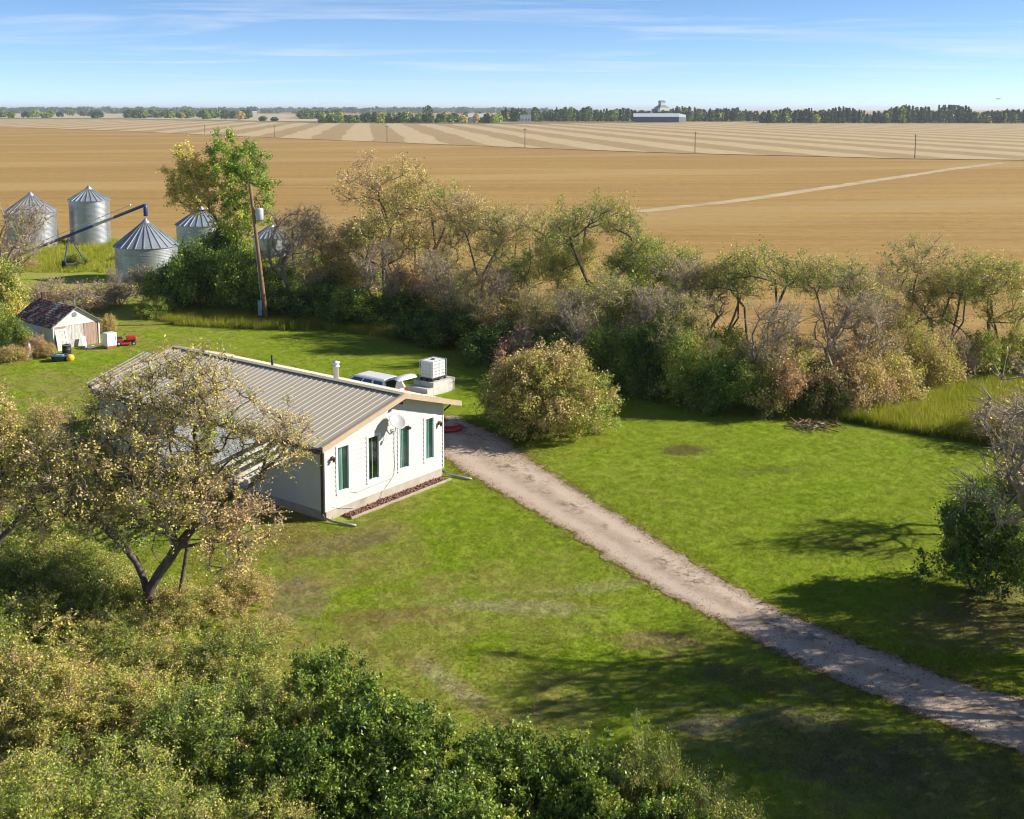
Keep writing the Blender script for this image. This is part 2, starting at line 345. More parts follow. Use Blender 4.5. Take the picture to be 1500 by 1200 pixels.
# driveway
def drivemat():
    m, t, o = newmat('gravel_drive'); N = NT(t); p = N.n('ShaderNodeNewGeometry').outputs['Position']
    e = N.n('ShaderNodeAttribute', attribute_name='edge').outputs['Fac']
    n1 = N.noise(p, .9, 5, .65); n2 = N.noise(p, 26., 3, .7); n3 = N.noise(p, 3.2, 5, .7, .5)
    c = N.mix(N.map(n1, .3, .7), c4((.50, .39, .295)), c4((.40, .305, .225)))
    c = N.mix(N.math('MULTIPLY', N.map(n2, .45, .75), .55), c, c4((.56, .45, .35)))
    c = N.mix(N.math('MULTIPLY', N.map(n2, .48, .25), .5), c, c4((.25, .185, .14)))
    trk = N.math('MAXIMUM', N.map(N.math('ABSOLUTE', N.math('SUBTRACT', e, .27)), .15, .05), N.map(N.math('ABSOLUTE', N.math('SUBTRACT', e, .74)), .15, .05))
    c = N.mix(N.math('MULTIPLY', trk, N.map(n1, .25, .6, .2, .6)), c, c4((.62, .51, .40)))
    # leaf scraps and thin grass where wheels do not run
    mid = N.map(N.math('ABSOLUTE', N.math('SUBTRACT', e, .6)), .30, .06)
    k = N.math('MULTIPLY', N.math('MULTIPLY', N.math('MULTIPLY', mid, N.map(n3, .47, .60)), N.map(N.noise(p, .38, 4, .7), .44, .58)), .8)
    c = N.mix(k, c, c4((.10, .075, .045)))
    ed = N.map(N.math('ADD', N.math('ABSOLUTE', N.math('SUBTRACT', e, .5)), N.math('MULTIPLY', N.math('SUBTRACT', n3, .5), .42)), .445, .49)
    c = N.mix(ed, c, N.mix(N.map(n1, .4, .6), c4((.19, .12, .065)), c4((.13, .12, .035))))
    b = N.n('ShaderNodeBsdfPrincipled', {'Base Color': c, 'Roughness': .95, 'Specular IOR Level': .15})
    bn = N.n('ShaderNodeBump', {'Height': n2, 'Strength': .8, 'Distance': .03}); N.link(bn.outputs[0], b.inputs['Normal'])
    N.link(b.outputs[0], o.inputs[0]); return m
dl = [(655, 610), (640, 640), (642, 668), (690, 700), (760, 740), (835, 783), (891, 821), (953, 860), (1015, 892), (1100, 938), (1180, 978), (1250, 1009), (1300, 1032), (1400, 1073), (1500, 1112), (1700, 1185)]
dr = [(668, 610), (690, 622), (735, 638), (800, 688), (870, 732), (950, 782), (1050, 846), (1105, 876), (1150, 900), (1250, 938), (1350, 978), (1430, 1004), (1500, 1026), (1700, 1090)]
def resample(poly, n):
    P = [Vector(p[:2]) for p in poly]; ln = [0]
    for i in range(1, len(P)): ln.append(ln[-1] + (P[i] - P[i - 1]).length)
    out = []
    for k in range(n):
        s = ln[-1] * k / (n - 1); i = min(max(1, next((j for j in range(len(ln)) if ln[j] >= s - 1e-9), 1)), len(P) - 1)
        f = (s - ln[i - 1]) / max(1e-9, ln[i] - ln[i - 1]); out.append(P[i - 1].lerp(P[i], f))
    return out
ND, NC = 120, 9
LP, RP_ = resample([at(*p) for p in dl], ND), resample([at(*p) for p in dr], ND)
rr = random.Random(5)
V, ed_ = [], []
for a, b in zip(LP, RP_):
    a = a + (a - b).normalized() * rr.uniform(-.14, .18); b = b + (b - a).normalized() * rr.uniform(-.14, .18)
    for k in range(NC):
        f = k / (NC - 1); p = a.lerp(b, f)
        V.append((p.x, p.y, 0.034 + .035 * math.sin(math.pi * f) - .03 * math.exp(-((f - .3) / .09) ** 2) - .03 * math.exp(-((f - .75) / .09) ** 2) * 1.0)); ed_.append(f)
F = [(i * NC + k, i * NC + k + 1, (i + 1) * NC + k + 1, (i + 1) * NC + k) for i in range(ND - 1) for k in range(NC - 1)]
dme = fast_mesh('driveway', V, F, drivemat(), {'edge': ed_}, True)
bm = bmesh.new(); bm.from_mesh(dme); bmesh.ops.recalc_face_normals(bm, faces=bm.faces)
if sum(f.normal.z for f in bm.faces) < 0: bmesh.ops.reverse_faces(bm, faces=bm.faces)
bm.to_mesh(dme); bm.free()
tag(link('driveway', dme), kind='structure')
DRIVE = [tuple(p) for p in LP] + [tuple(p) for p in RP_[::-1]]
def inside(P, poly):
    """vectorised point in polygon"""
    P = np.asarray(P); r = np.zeros(len(P), bool); n = len(poly); j = n - 1
    for i in range(n):
        xi, yi = poly[i][0], poly[i][1]; xj, yj = poly[j][0], poly[j][1]
        c = ((yi > P[:, 1]) != (yj > P[:, 1])) & (P[:, 0] < (xj - xi) * (P[:, 1] - yi) / (yj - yi + 1e-12) + xi)
        r ^= c; j = i
    return r

# ------------------------------------------------------------------ the house
HANG, HW, HL = R(52.49), 6.92, 14.4
house = empty('bungalow', (-7.252, 42.505, 0), HANG, 'white sided bungalow with tan ribbed metal roof beside the gravel drive', 'house')
HM = Matrix.Translation(house.location) @ Matrix.Rotation(HANG, 4, 'Z')
XR, ZR, ZE = 4.0, 4.35, 3.34                      # ridge position and height, wall-plate height
SLL, SLR = (ZR - ZE) / XR, .298
OV, EV = .54, .62
def zroof(x): return ZR - (XR - x) * SLL if x < XR else ZR - (x - XR) * SLR
M['siding'] = pm('white_vinyl_siding', (.54, .53, .525), (.50, .49, .48), 1.2, .5, c3=(.45, .43, .40), s3=.5, lim3=(.6, .8))
M['white'] = pm('white_paint', (.72, .72, .71), (.66, .66, .65), 3, .4)
M['concrete'] = pm('concrete', (.46, .40, .32), (.38, .325, .26), 2.5, .9, bump=.3, c3=(.30, .25, .20), s3=.8)
M['pale_concrete'] = pm('pale_concrete', (.56, .54, .50), (.45, .43, .39), 2.5, .9, bump=.3, c3=(.33, .30, .27), s3=.9)
M['roof'] = pm('tan_ribbed_metal', (.50, .44, .34), (.45, .395, .30), .8, .5, .0, c3=(.37, .32, .245), s3=.45, lim3=(.5, .75), stretch=(.3, 1, 1))
M['trim'] = pm('copper_tan_trim', (.48, .37, .26), (.42, .31, .21), 2, .45)
M['brown'] = pm('dark_brown_metal', (.085, .035, .026), (.06, .026, .02), 3, .45)
M['black'] = pm('black_rubber', (.018, .018, .02), (.03, .03, .03), 5, .6)
M['soffit'] = pm('soffit_boards', (.45, .43, .40), (.40, .38, .35), 3, .7)
M['galv'] = pm('galvanised_steel', (.56, .58, .60), (.44, .46, .49), 2.0, .38, .75, c3=(.34, .35, .38), s3=.5)
def glassmat(name, tint, refl=.04):
    m, t, o = newmat(name); N = NT(t)
    g = N.n('ShaderNodeBsdfGlossy', {'Color': (1, 1, 1, 1), 'Roughness': .02}); tr = N.n('ShaderNodeBsdfTransparent', {'Color': c4(tint)})
    N.link(N.n('ShaderNodeMixShader', {0: refl * 1.6, 1: tr.outputs[0], 2: g.outputs[0]}).outputs[0], o.inputs[0]); return m
M['glass'] = glassmat('window_glass', (.80, .93, .90))
M['curtain'] = pm('turquoise_curtain', (.36, .45, .46), (.26, .35, .37), 3, .8, stretch=(5, 1, .3))
M['sheer'] = pm('pale_sheer_curtain', (.62, .72, .72), (.50, .62, .62), 3, .8, stretch=(5, 1, .3))
M['interior'] = pm('dim_interior', (.10, .095, .085), (.07, .065, .06), 2, .9)

# foundation
f = MB()
for c, d in (((HW / 2, .10, .2), (HW - .06, .2, .42)), ((HW / 2, HL - .1, .2), (HW - .06, .2, .42)), ((.13, HL / 2, .2), (.2, HL - .4, .42)), ((HW - .13, HL / 2, .2), (.2, HL - .4, .42))): f.box(c, d)
f.build('foundation', M['concrete'], house)
MB().box((HW / 2, HL / 2, .34), (HW - .5, HL - .5, .1)).build('floor', M['interior'], house)
WIN = [(.61, 1.30), (2.30, 3.00), (4.12, 4.81), (5.74, 6.37)]
WZ0, WZ1, CH = .97, 2.87, .19
def siding(length, openings, ztop, name, place, gable=False):
    """lapped courses: local u along the wall, outwards -v"""
    mb = MB(); z = .40
    while z < (ZR - .12 if gable else ztop):
        z1 = z + CH
        if gable:
            lim = lambda zz: (max(0, XR - (ZR - .10 - zz) / SLL), min(HW, XR + (ZR - .10 - zz) / SLR))
            a0, b0 = lim(z); a1, b1 = lim(z1)
            if b1 <= a1 + .01: a1 = b1 = XR
        else:
            z1 = min(z1, ztop); a0 = a1 = 0; b0 = b1 = length
        segs = [(a0, b0, a1, b1)]
        for (w0, w1) in openings:
            if z1 > WZ0 + .02 and z < WZ1 - .02:
                new = []
                for s in segs:
                    if s[0] < w0 and s[1] > w1: new += [(s[0], w0, s[2], w0), (w1, s[1], w1, s[3])]
                    else: new.append(s)
                segs = new
        for s in segs:
            P = [(s[0], -.03, z), (s[1], -.03, z), (s[3], -.002, z1), (s[2], -.002, z1), (s[0], .05, z), (s[1], .05, z), (s[3], .05, z1), (s[2], .05, z1)]
            mb.add(P, [(0, 1, 2, 3), (7, 6, 5, 4), (0, 4, 5, 1), (3, 2, 6, 7), (0, 3, 7, 4), (1, 5, 6, 2)])
        z += CH
    o = mb.build(name, M['siding'], house); o.location = place[0]; o.rotation_euler = (0, 0, place[1]); return o
siding(HW, WIN, 0, 'front_wall', ((0, 0, 0), 0), True)
siding(HL, [], ZE, 'side_wall', ((0, HL, 0), -math.pi / 2))
siding(HL, [], ZE, 'side_wall', ((HW, 0, 0), math.pi / 2))
bw = MB(); bw.add([(0, HL, .4), (HW, HL, .4), (HW, HL, ZE), (XR, HL, ZR - .1), (0, HL, ZE), (0, HL - .05, .4), (HW, HL - .05, .4), (HW, HL - .05, ZE), (XR, HL - .05, ZR - .1), (0, HL - .05, ZE)],
       [(0, 1, 2, 3, 4), (9, 8, 7, 6, 5), (0, 5, 6, 1), (0, 4, 9, 5), (1, 6, 7, 2)]); bw.build('back_wall', M['siding'], house)
for x in (-.02, HW + .02): MB().box((x, -.012, (.4 + ZE - .1) / 2), (.07, .06, ZE - .52)).build('corner_board', M['white'], house)
for i, (a, b) in enumerate(WIN):
    wf = MB()
    zm, zh = (WZ0 + WZ1) / 2, WZ1 - WZ0
    for c, d in (((a + .025, .01, zm), (.05, .10, zh)), ((b - .03, .01, zm), (.06, .10, zh)), (((a + b) / 2, .01, WZ1 - .03), (b - a - .11, .10, .06)), (((a + b) / 2, .01, WZ0 + .03), (b - a - .11, .10, .06)),
                 (((a + b) / 2, -.03, WZ0 - .03), (b - a + .10, .03, .06)), (((a + b) / 2, -.026, WZ1 + .03), (b - a + .10, .02, .06)), ((a - .03, -.03, zm), (.06, .02, zh)), ((b + .03, -.03, zm), (.06, .02, zh)),
                 ((a + (b - a) * .47, .045, zm), (.022, .02, zh - .12))): wf.box(c, d)
    wo_ = wf.build('window', M['white'], house)
    MB().box(((a + b) / 2, .03, zm), (b - a - .115, .006, zh - .125)).build('pane', M['glass'], wo_)
    cw = [(.02, .62), (.02, .34), (.02, .48), (.02, .52)][i]
    def curtain(u0, u1, mt):
        n = 22; vs = []; fs = []
        for k in range(n + 1):
            u = a + (b - a) * (u0 + (u1 - u0) * k / n); y = .13 + .022 * math.sin(k * 1.9 + i)
            sw = .04 * math.sin(k * .3)
            vs += [(u, y, WZ0 - .05), (u + sw, y + .01, WZ1 + .08)]
        fs = [(2 * k, 2 * k + 2, 2 * k + 3, 2 * k + 1) for k in range(n)]
        MB().add(vs, fs).build('curtain', mt, wo_, True)
    curtain(*cw, M['curtain'] if i < 2 else M['sheer'])
    if i != 1: curtain(.70, .99, M['curtain'])
# roof panels with raised ribs, one object for each sheet
NP = 16; PW = (HL + OV + .45) / NP
def panel(length, name):
    prof = [(0, 0)]; pitch = PW / 3
    for k in range(3):
        u = k * pitch + pitch * .5
        prof += [(u - .036, 0), (u - .014, .02), (u + .014, .02), (u + .036, 0)]
    prof.append((PW, 0)); vs = []; n = len(prof)
    for s in (0, length): vs += [(s, u, h) for u, h in prof]
    vs += [(s, u, -.03) for s in (0, length) for u in (0, PW)]
    fs = [(i, i + 1, n + i + 1, n + i) for i in range(n - 1)] + [(2 * n, 2 * n + 1, 2 * n + 3, 2 * n + 2)]
    return MB().add(vs, fs).mesh(name, M['roof'])
roof = MB()
th = .10
def slab(x0, x1, y0, y1, dz=-.05, t=.09):
    return [(x0, y0, zroof(x0) + dz), (x1, y0, zroof(x1) + dz), (x1, y1, zroof(x1) + dz), (x0, y1, zroof(x0) + dz)], [(x0, y0, zroof(x0) + dz - t), (x1, y0, zroof(x1) + dz - t), (x1, y1, zroof(x1) + dz - t), (x0, y1, zroof(x0) + dz - t)]
for x0, x1 in ((-EV, XR), (XR, HW + EV)):
    t_, b_ = slab(x0, x1, -OV + .02, HL + .43); roof.hull(b_, t_)
roofo = roof.build('roof', M['soffit'], house)
for side in (0, 1):
    run = (XR + EV) if side == 0 else (HW + EV - XR); sl_ = SLL if side == 0 else SLR
    me = panel(run * math.sqrt(1 + sl_ * sl_) + .03, 'roof_panel')
    for k in range(NP):
        o = link('roof_panel', me, roofo)
        y0 = -OV + k * PW
        if side == 0: o.matrix_local = Matrix.Translation((XR, y0 + PW, ZR)) @ Matrix.Rotation(math.pi, 4, 'Z') @ Matrix.Rotation(math.atan(sl_), 4, 'Y')
        else: o.matrix_local = Matrix.Translation((XR, y0, ZR)) @ Matrix.Rotation(math.atan(sl_), 4, 'Y')
y0, y1 = -OV - .01, HL + .44
rc = MB()
for (xa, xb) in ((XR - .17, XR), (XR, XR + .17)):
    za_, zb_ = zroof(xa) + .062, zroof(xb) + .062
    rc.hull([(xa, y0, za_), (xb, y0, zb_), (xb, y1, zb_), (xa, y1, za_)], [(xa, y0, za_ + .012), (xb, y0, zb_ + .012), (xb, y1, zb_ + .012), (xa, y1, za_ + .012)])
rc.build('ridge_cap', M['roof'], roofo)
for x0, x1 in ((-EV - .02, XR), (XR, HW + EV + .02)):       # rake trim on both gables
    for yy in (-OV - .015, HL + .445):
        r_ = MB(); P0 = Vector((x0, yy, zroof(x0) - .065)); P1 = Vector((x1, yy, zroof(x1) - .065))
        r_.hull([(x0, yy - .03, zroof(x0) - .16), (x1, yy - .03, zroof(x1) - .16), (x1, yy + .012, zroof(x1) - .16), (x0, yy + .012, zroof(x0) - .16)],
                [(x0, yy - .03, zroof(x0) + .055), (x1, yy - .03, zroof(x1) + .055), (x1, yy + .012, zroof(x1) + .055), (x0, yy + .012, zroof(x0) + .055)])
        r_.hull([(x0, yy - .028, zroof(x0) + .056), (x1, yy - .028, zroof(x1) + .056), (x1, yy + .10, zroof(x1) + .056), (x0, yy + .10, zroof(x0) + .056)],
                [(x0, yy - .028, zroof(x0) + .066), (x1, yy - .028, zroof(x1) + .066), (x1, yy + .10, zroof(x1) + .066), (x0, yy + .10, zroof(x0) + .066)])
        r_.build('rake_trim', M['trim'], roofo)
MB().box((XR, -.24, ZR - .30), (.14, .48, .24)).build('ridge_beam', M['brown'], house)
for x, s in ((-EV - .055, -1), (HW + EV + .055, 1)):
    zz = zroof(-EV if s < 0 else HW + EV) - .13
    g = MB()
    g.box((x, HL / 2 - .05, zz - .045), (.10, HL + .9, .01)); g.box((x - .05, HL / 2 - .05, zz), (.008, HL + .9, .10)); g.box((x + .05, HL / 2 - .05, zz), (.008, HL + .9, .10))
    g.box((x, -OV + .02, zz), (.10, .01, .10)); g.box((x, HL + .41, zz), (.10, .01, .10))
    gut = g.build('gutter', M['brown'], house)
    wx = -.075 if s < 0 else HW + .075
    yy = .12 if s < 0 else .12
    d = MB(); d.tube([(x, yy, zz - .04), (x, yy, zz - .12), (wx, yy, zz - .34), (wx, yy, .30), (wx, -.04, .16)], .042, 8); d.build('downspout', M['brown'], gut, True)
    e = MB()
    if s < 0: e.tube([(wx, -.02, .17), (wx + .12, -.4, .10), (.30, -1.35, .075)], .05, 8)
    else: e.tube([(wx, -.02, .17), (wx + .1, -.35, .10), (wx + .25, -1.35, .075)], .05, 8)
    e.build('drain_extension', M['galv'], gut, True)
# flue pipes
v = MB(); v.lathe([(0, 0), (.12, 0), (.12, .62), (.17, .62), (.17, .66), (.13, .70), (.13, .78), (.17, .78), (.17, .84), (0, .90)], 16); v.build('flue_pipe', M['white'], house, True, loc=(4.75, 4.3, zroof(4.75) - .05))
v = MB(); v.lathe([(0, 0), (.055, 0), (.055, .55), (0, .55)], 12); v.build('vent_stack', M['black'], house, True, loc=(4.75, 8.55, zroof(4.75) - .03))
for x in (.33, 6.66):
    lp = MB(); lp.lathe([(0, 0), (.05, 0), (.055, .06), (.075, .16), (0, .16)], 10, (x, -.16, 2.36)); lp.tube([(x, -.02, 2.50), (x, -.10, 2.58), (x, -.16, 2.53)], .015, 6); lp.box((x, -.03, 2.47), (.09, .03, .16)); lp.build('wall_lamp', M['brown'], house)
cbm = MB(); cbm.tube([(3.86, -.03, 2.75), (3.84, -.03, 2.0), (3.88, -.03, 1.3), (3.80, -.03, .9), (3.5, -.03, .62), (3.1, -.03, .35), (2.95, -.06, .08)], .012, 5)
cbm.tube([(3.70, -.03, .80), (2.6, -.03, .78), (1.7, -.03, .72), (1.32, -.03, .86)], .010, 5); cbm.tube([(.35, -.03, .5), (.8, -.03, .33), (1.5, -.03, .16)], .010, 5); cbm.build('cable', pm('grey_cable', (.42, .41, .40), (.36, .35, .34), 3, .6), house)
# lower rear wing
M['roof2'] = pm('weathered_tan_metal', (.43, .39, .32), (.37, .33, .265), .7, .5, c3=(.30, .26, .21), s3=.5)
RX, RZ, RY0, RY1 = 3.35, 3.98, HL + .45, HL + 1.85
x0, zE2 = .15, 3.01
wl = MB(); wl.box(((x0 + .35 + HW - .1) / 2, (HL + RY1 - .3) / 2, 1.45), (HW - .45, RY1 - .3 - HL, 2.8)); wl.build('rear_wing_wall', M['siding'], house)
wr = MB()
for xa, za_, xb, zb_ in ((x0, zE2, RX, RZ), (RX, RZ, HW + .2, zE2)):
    wr.hull([(xa, RY0, za_ - .12), (xb, RY0, zb_ - .12), (xb, RY1, zb_ - .12), (xa, RY1, za_ - .12)], [(xa, RY0, za_), (xb, RY0, zb_), (xb, RY1, zb_), (xa, RY1, za_)])
rw = wr.build('rear_wing_roof', M['roof2'], house)
for k in range(6):
    y = RY0 + .15 + k * .31
    b = MB(); b.bar((x0, y, zE2 + .015), (RX, RZ and y, RZ + .015), .07, .04); b.build('rib', M['roof2'], rw)
MB().box((x0 - .05, (RY0 + RY1) / 2, zE2 - .09), (.10, RY1 - RY0, .12)).build('gutter', M['black'], rw)
# satellite dish on the front wall
dish = empty('satellite_dish', HM @ Vector((3.75, -.03, 2.78)), HANG, 'round grey satellite dish on the white gable wall', 'satellite dish')
d = MB(); prof = [(.40 * k / 8, .10 * (k / 8) ** 2) for k in range(9)]
vs = [(0, 0, 0)]; n = 28
for r, z in prof[1:]: vs += [(r * math.cos(2 * math.pi * k / n), r * .92 * math.sin(2 * math.pi * k / n), z) for k in range(n)]
fs = [(0, 1 + k, 1 + (k + 1) % n) for k in range(n)] + [(1 + i * n + k, 1 + (i + 1) * n + k, 1 + (i + 1) * n + (k + 1) % n, 1 + i * n + (k + 1) % n) for i in range(7) for k in range(n)]
d.add(vs, fs); M['dish'] = pm('grey_dish', (.40, .41, .40), (.35, .36, .35), 4, .5)
do = d.build('reflector', M['dish'], dish, True); do.location = (-.18, -.42, .48); do.rotation_euler = Vector((-.05, -.72, .69)).to_track_quat('Z', 'Y').to_euler()
do.modifiers.new('th', 'SOLIDIFY').thickness = .015
a = MB(); a.tube([(0, 0, 0), (0, -.16, .02), (-.05, -.26, .30), (-.12, -.38, .42)], .022, 8); a.box((0, .0, 0), (.14, .03, .2)); a.build('mast', M['galv'], dish)
a = MB(); a.tube([(-.10, -.40, .26), (.02, -.62, .14), (.10, -.80, .20)], .015, 6); a.box((.12, -.84, .25), (.12, .12, .1)); a.build('feed_arm', M['black'], dish)
# planting bed along the front wall
bed = empty('planting_bed', HM @ Vector((0, 0, .0)), HANG, 'narrow bed of red stones along the front wall of the bungalow', 'planting bed')
MB().box((3.75, -.33, .04), (5.9, .5, .09)).build('soil', pm('red_stone_bed', (.22, .10, .065), (.14, .065, .045), 9, .95, bump=.8), bed)
ed = MB(); ed.box((3.75, -.62, .055), (6.0, .07, .13)); ed.build('edging', pm('weathered_edging', (.40, .34, .25), (.30, .25, .18), 3, .9), bed, bevel=.012)
M['redstone'] = pm('red_lava_stone', (.29, .155, .11), (.20, .105, .08), 3, .95)
sv, sf = [], []
for k in range(520):
    c = Vector((random.uniform(.85, 6.65), random.uniform(-.58, -.1), .10 + random.uniform(-.01, .03))); s_ = random.uniform(.025, .06)
    b = len(sv); q = Matrix.Rotation(random.uniform(0, 6), 3, (random.random(), random.random(), random.random() + .1))
    sv += [c + q @ Vector(p) * s_ for p in ((1, 0, 0), (-1, 0, 0), (0, 1, 0), (0, -.9, 0), (0, 0, .8), (0, 0, -.8))]
    sf += [(b + i, b + j, b + kk) for i, j, kk in ((0, 2, 4), (2, 1, 4), (1, 3, 4), (3, 0, 4), (2, 0, 5), (1, 2, 5), (3, 1, 5), (0, 3, 5))]
o = link('stones', fast_mesh('stones', [tuple(p) for p in sv], sf, M['redstone']), bed); o['kind'] = 'stuff'
# lean-to frame on the shaded side
lean = empty('lean_to_frame', HM @ Vector((-.5, 2.6, 0)), HANG, 'open lean-to of pale rafters and grey sheeting on the shaded side of the bungalow', 'lean-to')
M['rafter'] = pm('pale_rafter_wood', (.55, .52, .46), (.42, .39, .34), 3, .8, stretch=(.3, 3, 3))
M['sheet'] = pm('grey_corrugated_sheet', (.42, .43, .44), (.33, .34, .35), 1.2, .6, bump=.1)
M['postwood'] = pm('brown_post_wood', (.19, .10, .06), (.12, .065, .04), 4, .85, stretch=(3, 3, .4))
for k, y in enumerate((-2.1, -1.55, -.95, -.35, .35, 1.6, 2.9, 4.2)):
    MB().bar((-.2, y, 2.96), (-3.25 + .12 * (k % 3), y + (.10, -.12, .05, 0, 0, 0, 0, 0)[k], 2.50 + .02 * (k % 2)), .06, .13).build('rafter', M['rafter'], lean)
MB().bar((-2.9, -2.25, 2.47), (-2.9, 4.5, 2.47), .09, .13).build('beam', M['rafter'], lean)
for y in (-1.2, 1.5, 4.2): MB().box((-2.75, y, 1.2), (.10, .10, 2.4)).build('post', M['postwood'], lean)
for k in range(5):
    s = MB(); ya = .1 + k * .9; n = 12; vs = []
    for xx, zz in ((-.15, 3.06), (-3.15, 2.60)):
        vs += [(xx, ya + .9 * i / n, zz + (.018 if i % 2 else -.0)) for i in range(n + 1)]
    s.add(vs, [(i, i + 1, n + 2 + i, n + 1 + i) for i in range(n)]); s.build('roof_sheet', M['sheet'], lean)

# ------------------------------------------------------------------ concrete steps and water tote
def hloc(v): return HM.inverted() @ v
ft = hloc(at(634, 560, .78))
SX, SY = ft.x, ft.y
steps = empty('concrete_steps', HM @ Vector((SX, SY, 0)), HANG, 'pale precast concrete steps under the caged white tank', 'steps')
for k, (x0_, x1_, h) in enumerate(((-.10, 1.75, .76), (-.62, -.10, .50), (-1.15, -.62, .25))):
    MB().box(((x0_ + x1_) / 2, .62, h / 2), (x1_ - x0_ - .004, 1.5, h)).build('step', M['pale_concrete'], steps, bevel=.015)
tote = empty('water_tote', HM @ Vector((SX + .05, SY + .05, .762)), HANG, 'white plastic tank in a steel cage on concrete steps', 'tank')
M['hdpe'] = pm('white_plastic_tank', (.82, .82, .80), (.76, .76, .75), 2, .35)
MB().box((.62, .52, .64), (1.10, .92, .96)).build('tank', M['hdpe'], tote, bevel=.07)
MB().lathe([(0, 0), (.11, 0), (.11, .05), (0, .06)], 16, (.62, .52, 1.12)).build('lid', M['black'], tote)
pl = MB(); pl.box((.62, .52, .125), (1.2, 1.0, .03))
for x in (.09, .62, 1.15):
    for y in (.1, .52, .94): pl.box((x, y, .055), (.12, .12, .11))
pl.build('pallet', M['black'], tote)
for k in range(6):
    z = .20 + k * .185; c = MB(); q = [(.03, .03), (1.21, .03), (1.21, 1.01), (.03, 1.01)]
    for i in range(4): c.bar((*q[i], z), (*q[(i + 1) % 4], z), .016, .016)
    c.build('cage_hoop', M['galv'], tote)
for i in range(5):
    for (a_, b_) in (((.03 + 1.18 * i / 4, .02), None), ((.03 + 1.18 * i / 4, 1.02), None)) : MB().bar((*a_, .14), (*a_, 1.15), .018, .018, (1, 0, 0)).build('cage_bar', M['galv'], tote)
for i in range(1, 4):
    for x in (.02, 1.22): MB().bar((x, .03 + .98 * i / 4, .14), (x, .03 + .98 * i / 4, 1.15), .018, .018, (1, 0, 0)).build('cage_bar', M['galv'], tote)

# ------------------------------------------------------------------ parked white wagon with its tailgate up
car = empty('parked_car', HM @ Vector((14.35, 12.0, .04)), HANG, 'white wagon parked behind the bungalow with its tailgate raised', 'car'); car.scale = (.96, .96, .84)
M['carpaint'] = pm('white_car_paint', (.78, .79, .80), (.75, .76, .77), 1, .22)
M['cglass'] = pm('blue_tinted_glass', (.02, .035, .075), (.015, .025, .06), 1, .06, spec=.8)
M['tyre'] = pm('tyre_rubber', (.022, .022, .022), (.03, .03, .03), 6, .8)
M['rim'] = pm('alloy_rim', (.5, .5, .5), (.42, .42, .42), 4, .35, .8)
M['redlamp'] = pm('red_lamp_lens', (.35, .02, .02), (.28, .015, .015), 4, .15)
M['lamp'] = pm('clear_lamp_lens', (.65, .67, .68), (.55, .57, .6), 4, .1)
def ring(hw, z0, z1, y, n=3):
    r = min(.12, hw * .3); P = []
    for (cx, cz, a0) in ((hw - r, z0 + r, -90), (hw - r, z1 - r, 0), (-hw + r, z1 - r, 90), (-hw + r, z0 + r, 180)):
        for k in range(n + 1): t = R(a0 + 90 * k / n); P.append((cx + r * math.cos(t), y, cz + r * math.sin(t)))
    return P
def loft(rings):
    mb = MB(); n = len(rings[0]); vs = [p for r in rings for p in r]
    fs = [(i * n + k, i * n + (k + 1) % n, (i + 1) * n + (k + 1) % n, (i + 1) * n + k) for i in range(len(rings) - 1) for k in range(n)]
    return mb.add(vs, fs + [tuple(range(n)), tuple(range((len(rings) - 1) * n, len(rings) * n))])
body = loft([ring(.84, .46, .98, -2.38), ring(.91, .36, 1.04, -2.25), ring(.93, .30, 1.06, -1.2), ring(.93, .28, 1.05, 0), ring(.93, .30, 1.04, 1.0), ring(.91, .33, .99, 1.55), ring(.87, .36, .92, 2.15), ring(.74, .46, .80, 2.42)])
body.build('body', M['carpaint'], car, True)
gh = MB(); bs = [(-.86, -2.30, 1.0), (.86, -2.30, 1.0), (.86, 1.30, 1.0), (-.86, 1.30, 1.0)]; ts = [(-.66, -2.02, 1.70), (.66, -2.02, 1.70), (.64, .42, 1.70), (-.64, .42, 1.70)]
gh.hull(bs, ts); gh.build('cabin', M['carpaint'], car, bevel=.07)
rf = MB(); rf.hull([(-.64, -2.0, 1.69), (.64, -2.0, 1.69), (.62, .40, 1.69), (-.62, .40, 1.69)], [(-.5, -1.9, 1.755), (.5, -1.9, 1.755), (.48, .25, 1.755), (-.48, .25, 1.755)]); rf.build('roof', M['carpaint'], car, bevel=.03)
def lerp3(a, b, f): return tuple(a[i] + (b[i] - a[i]) * f for i in range(3))
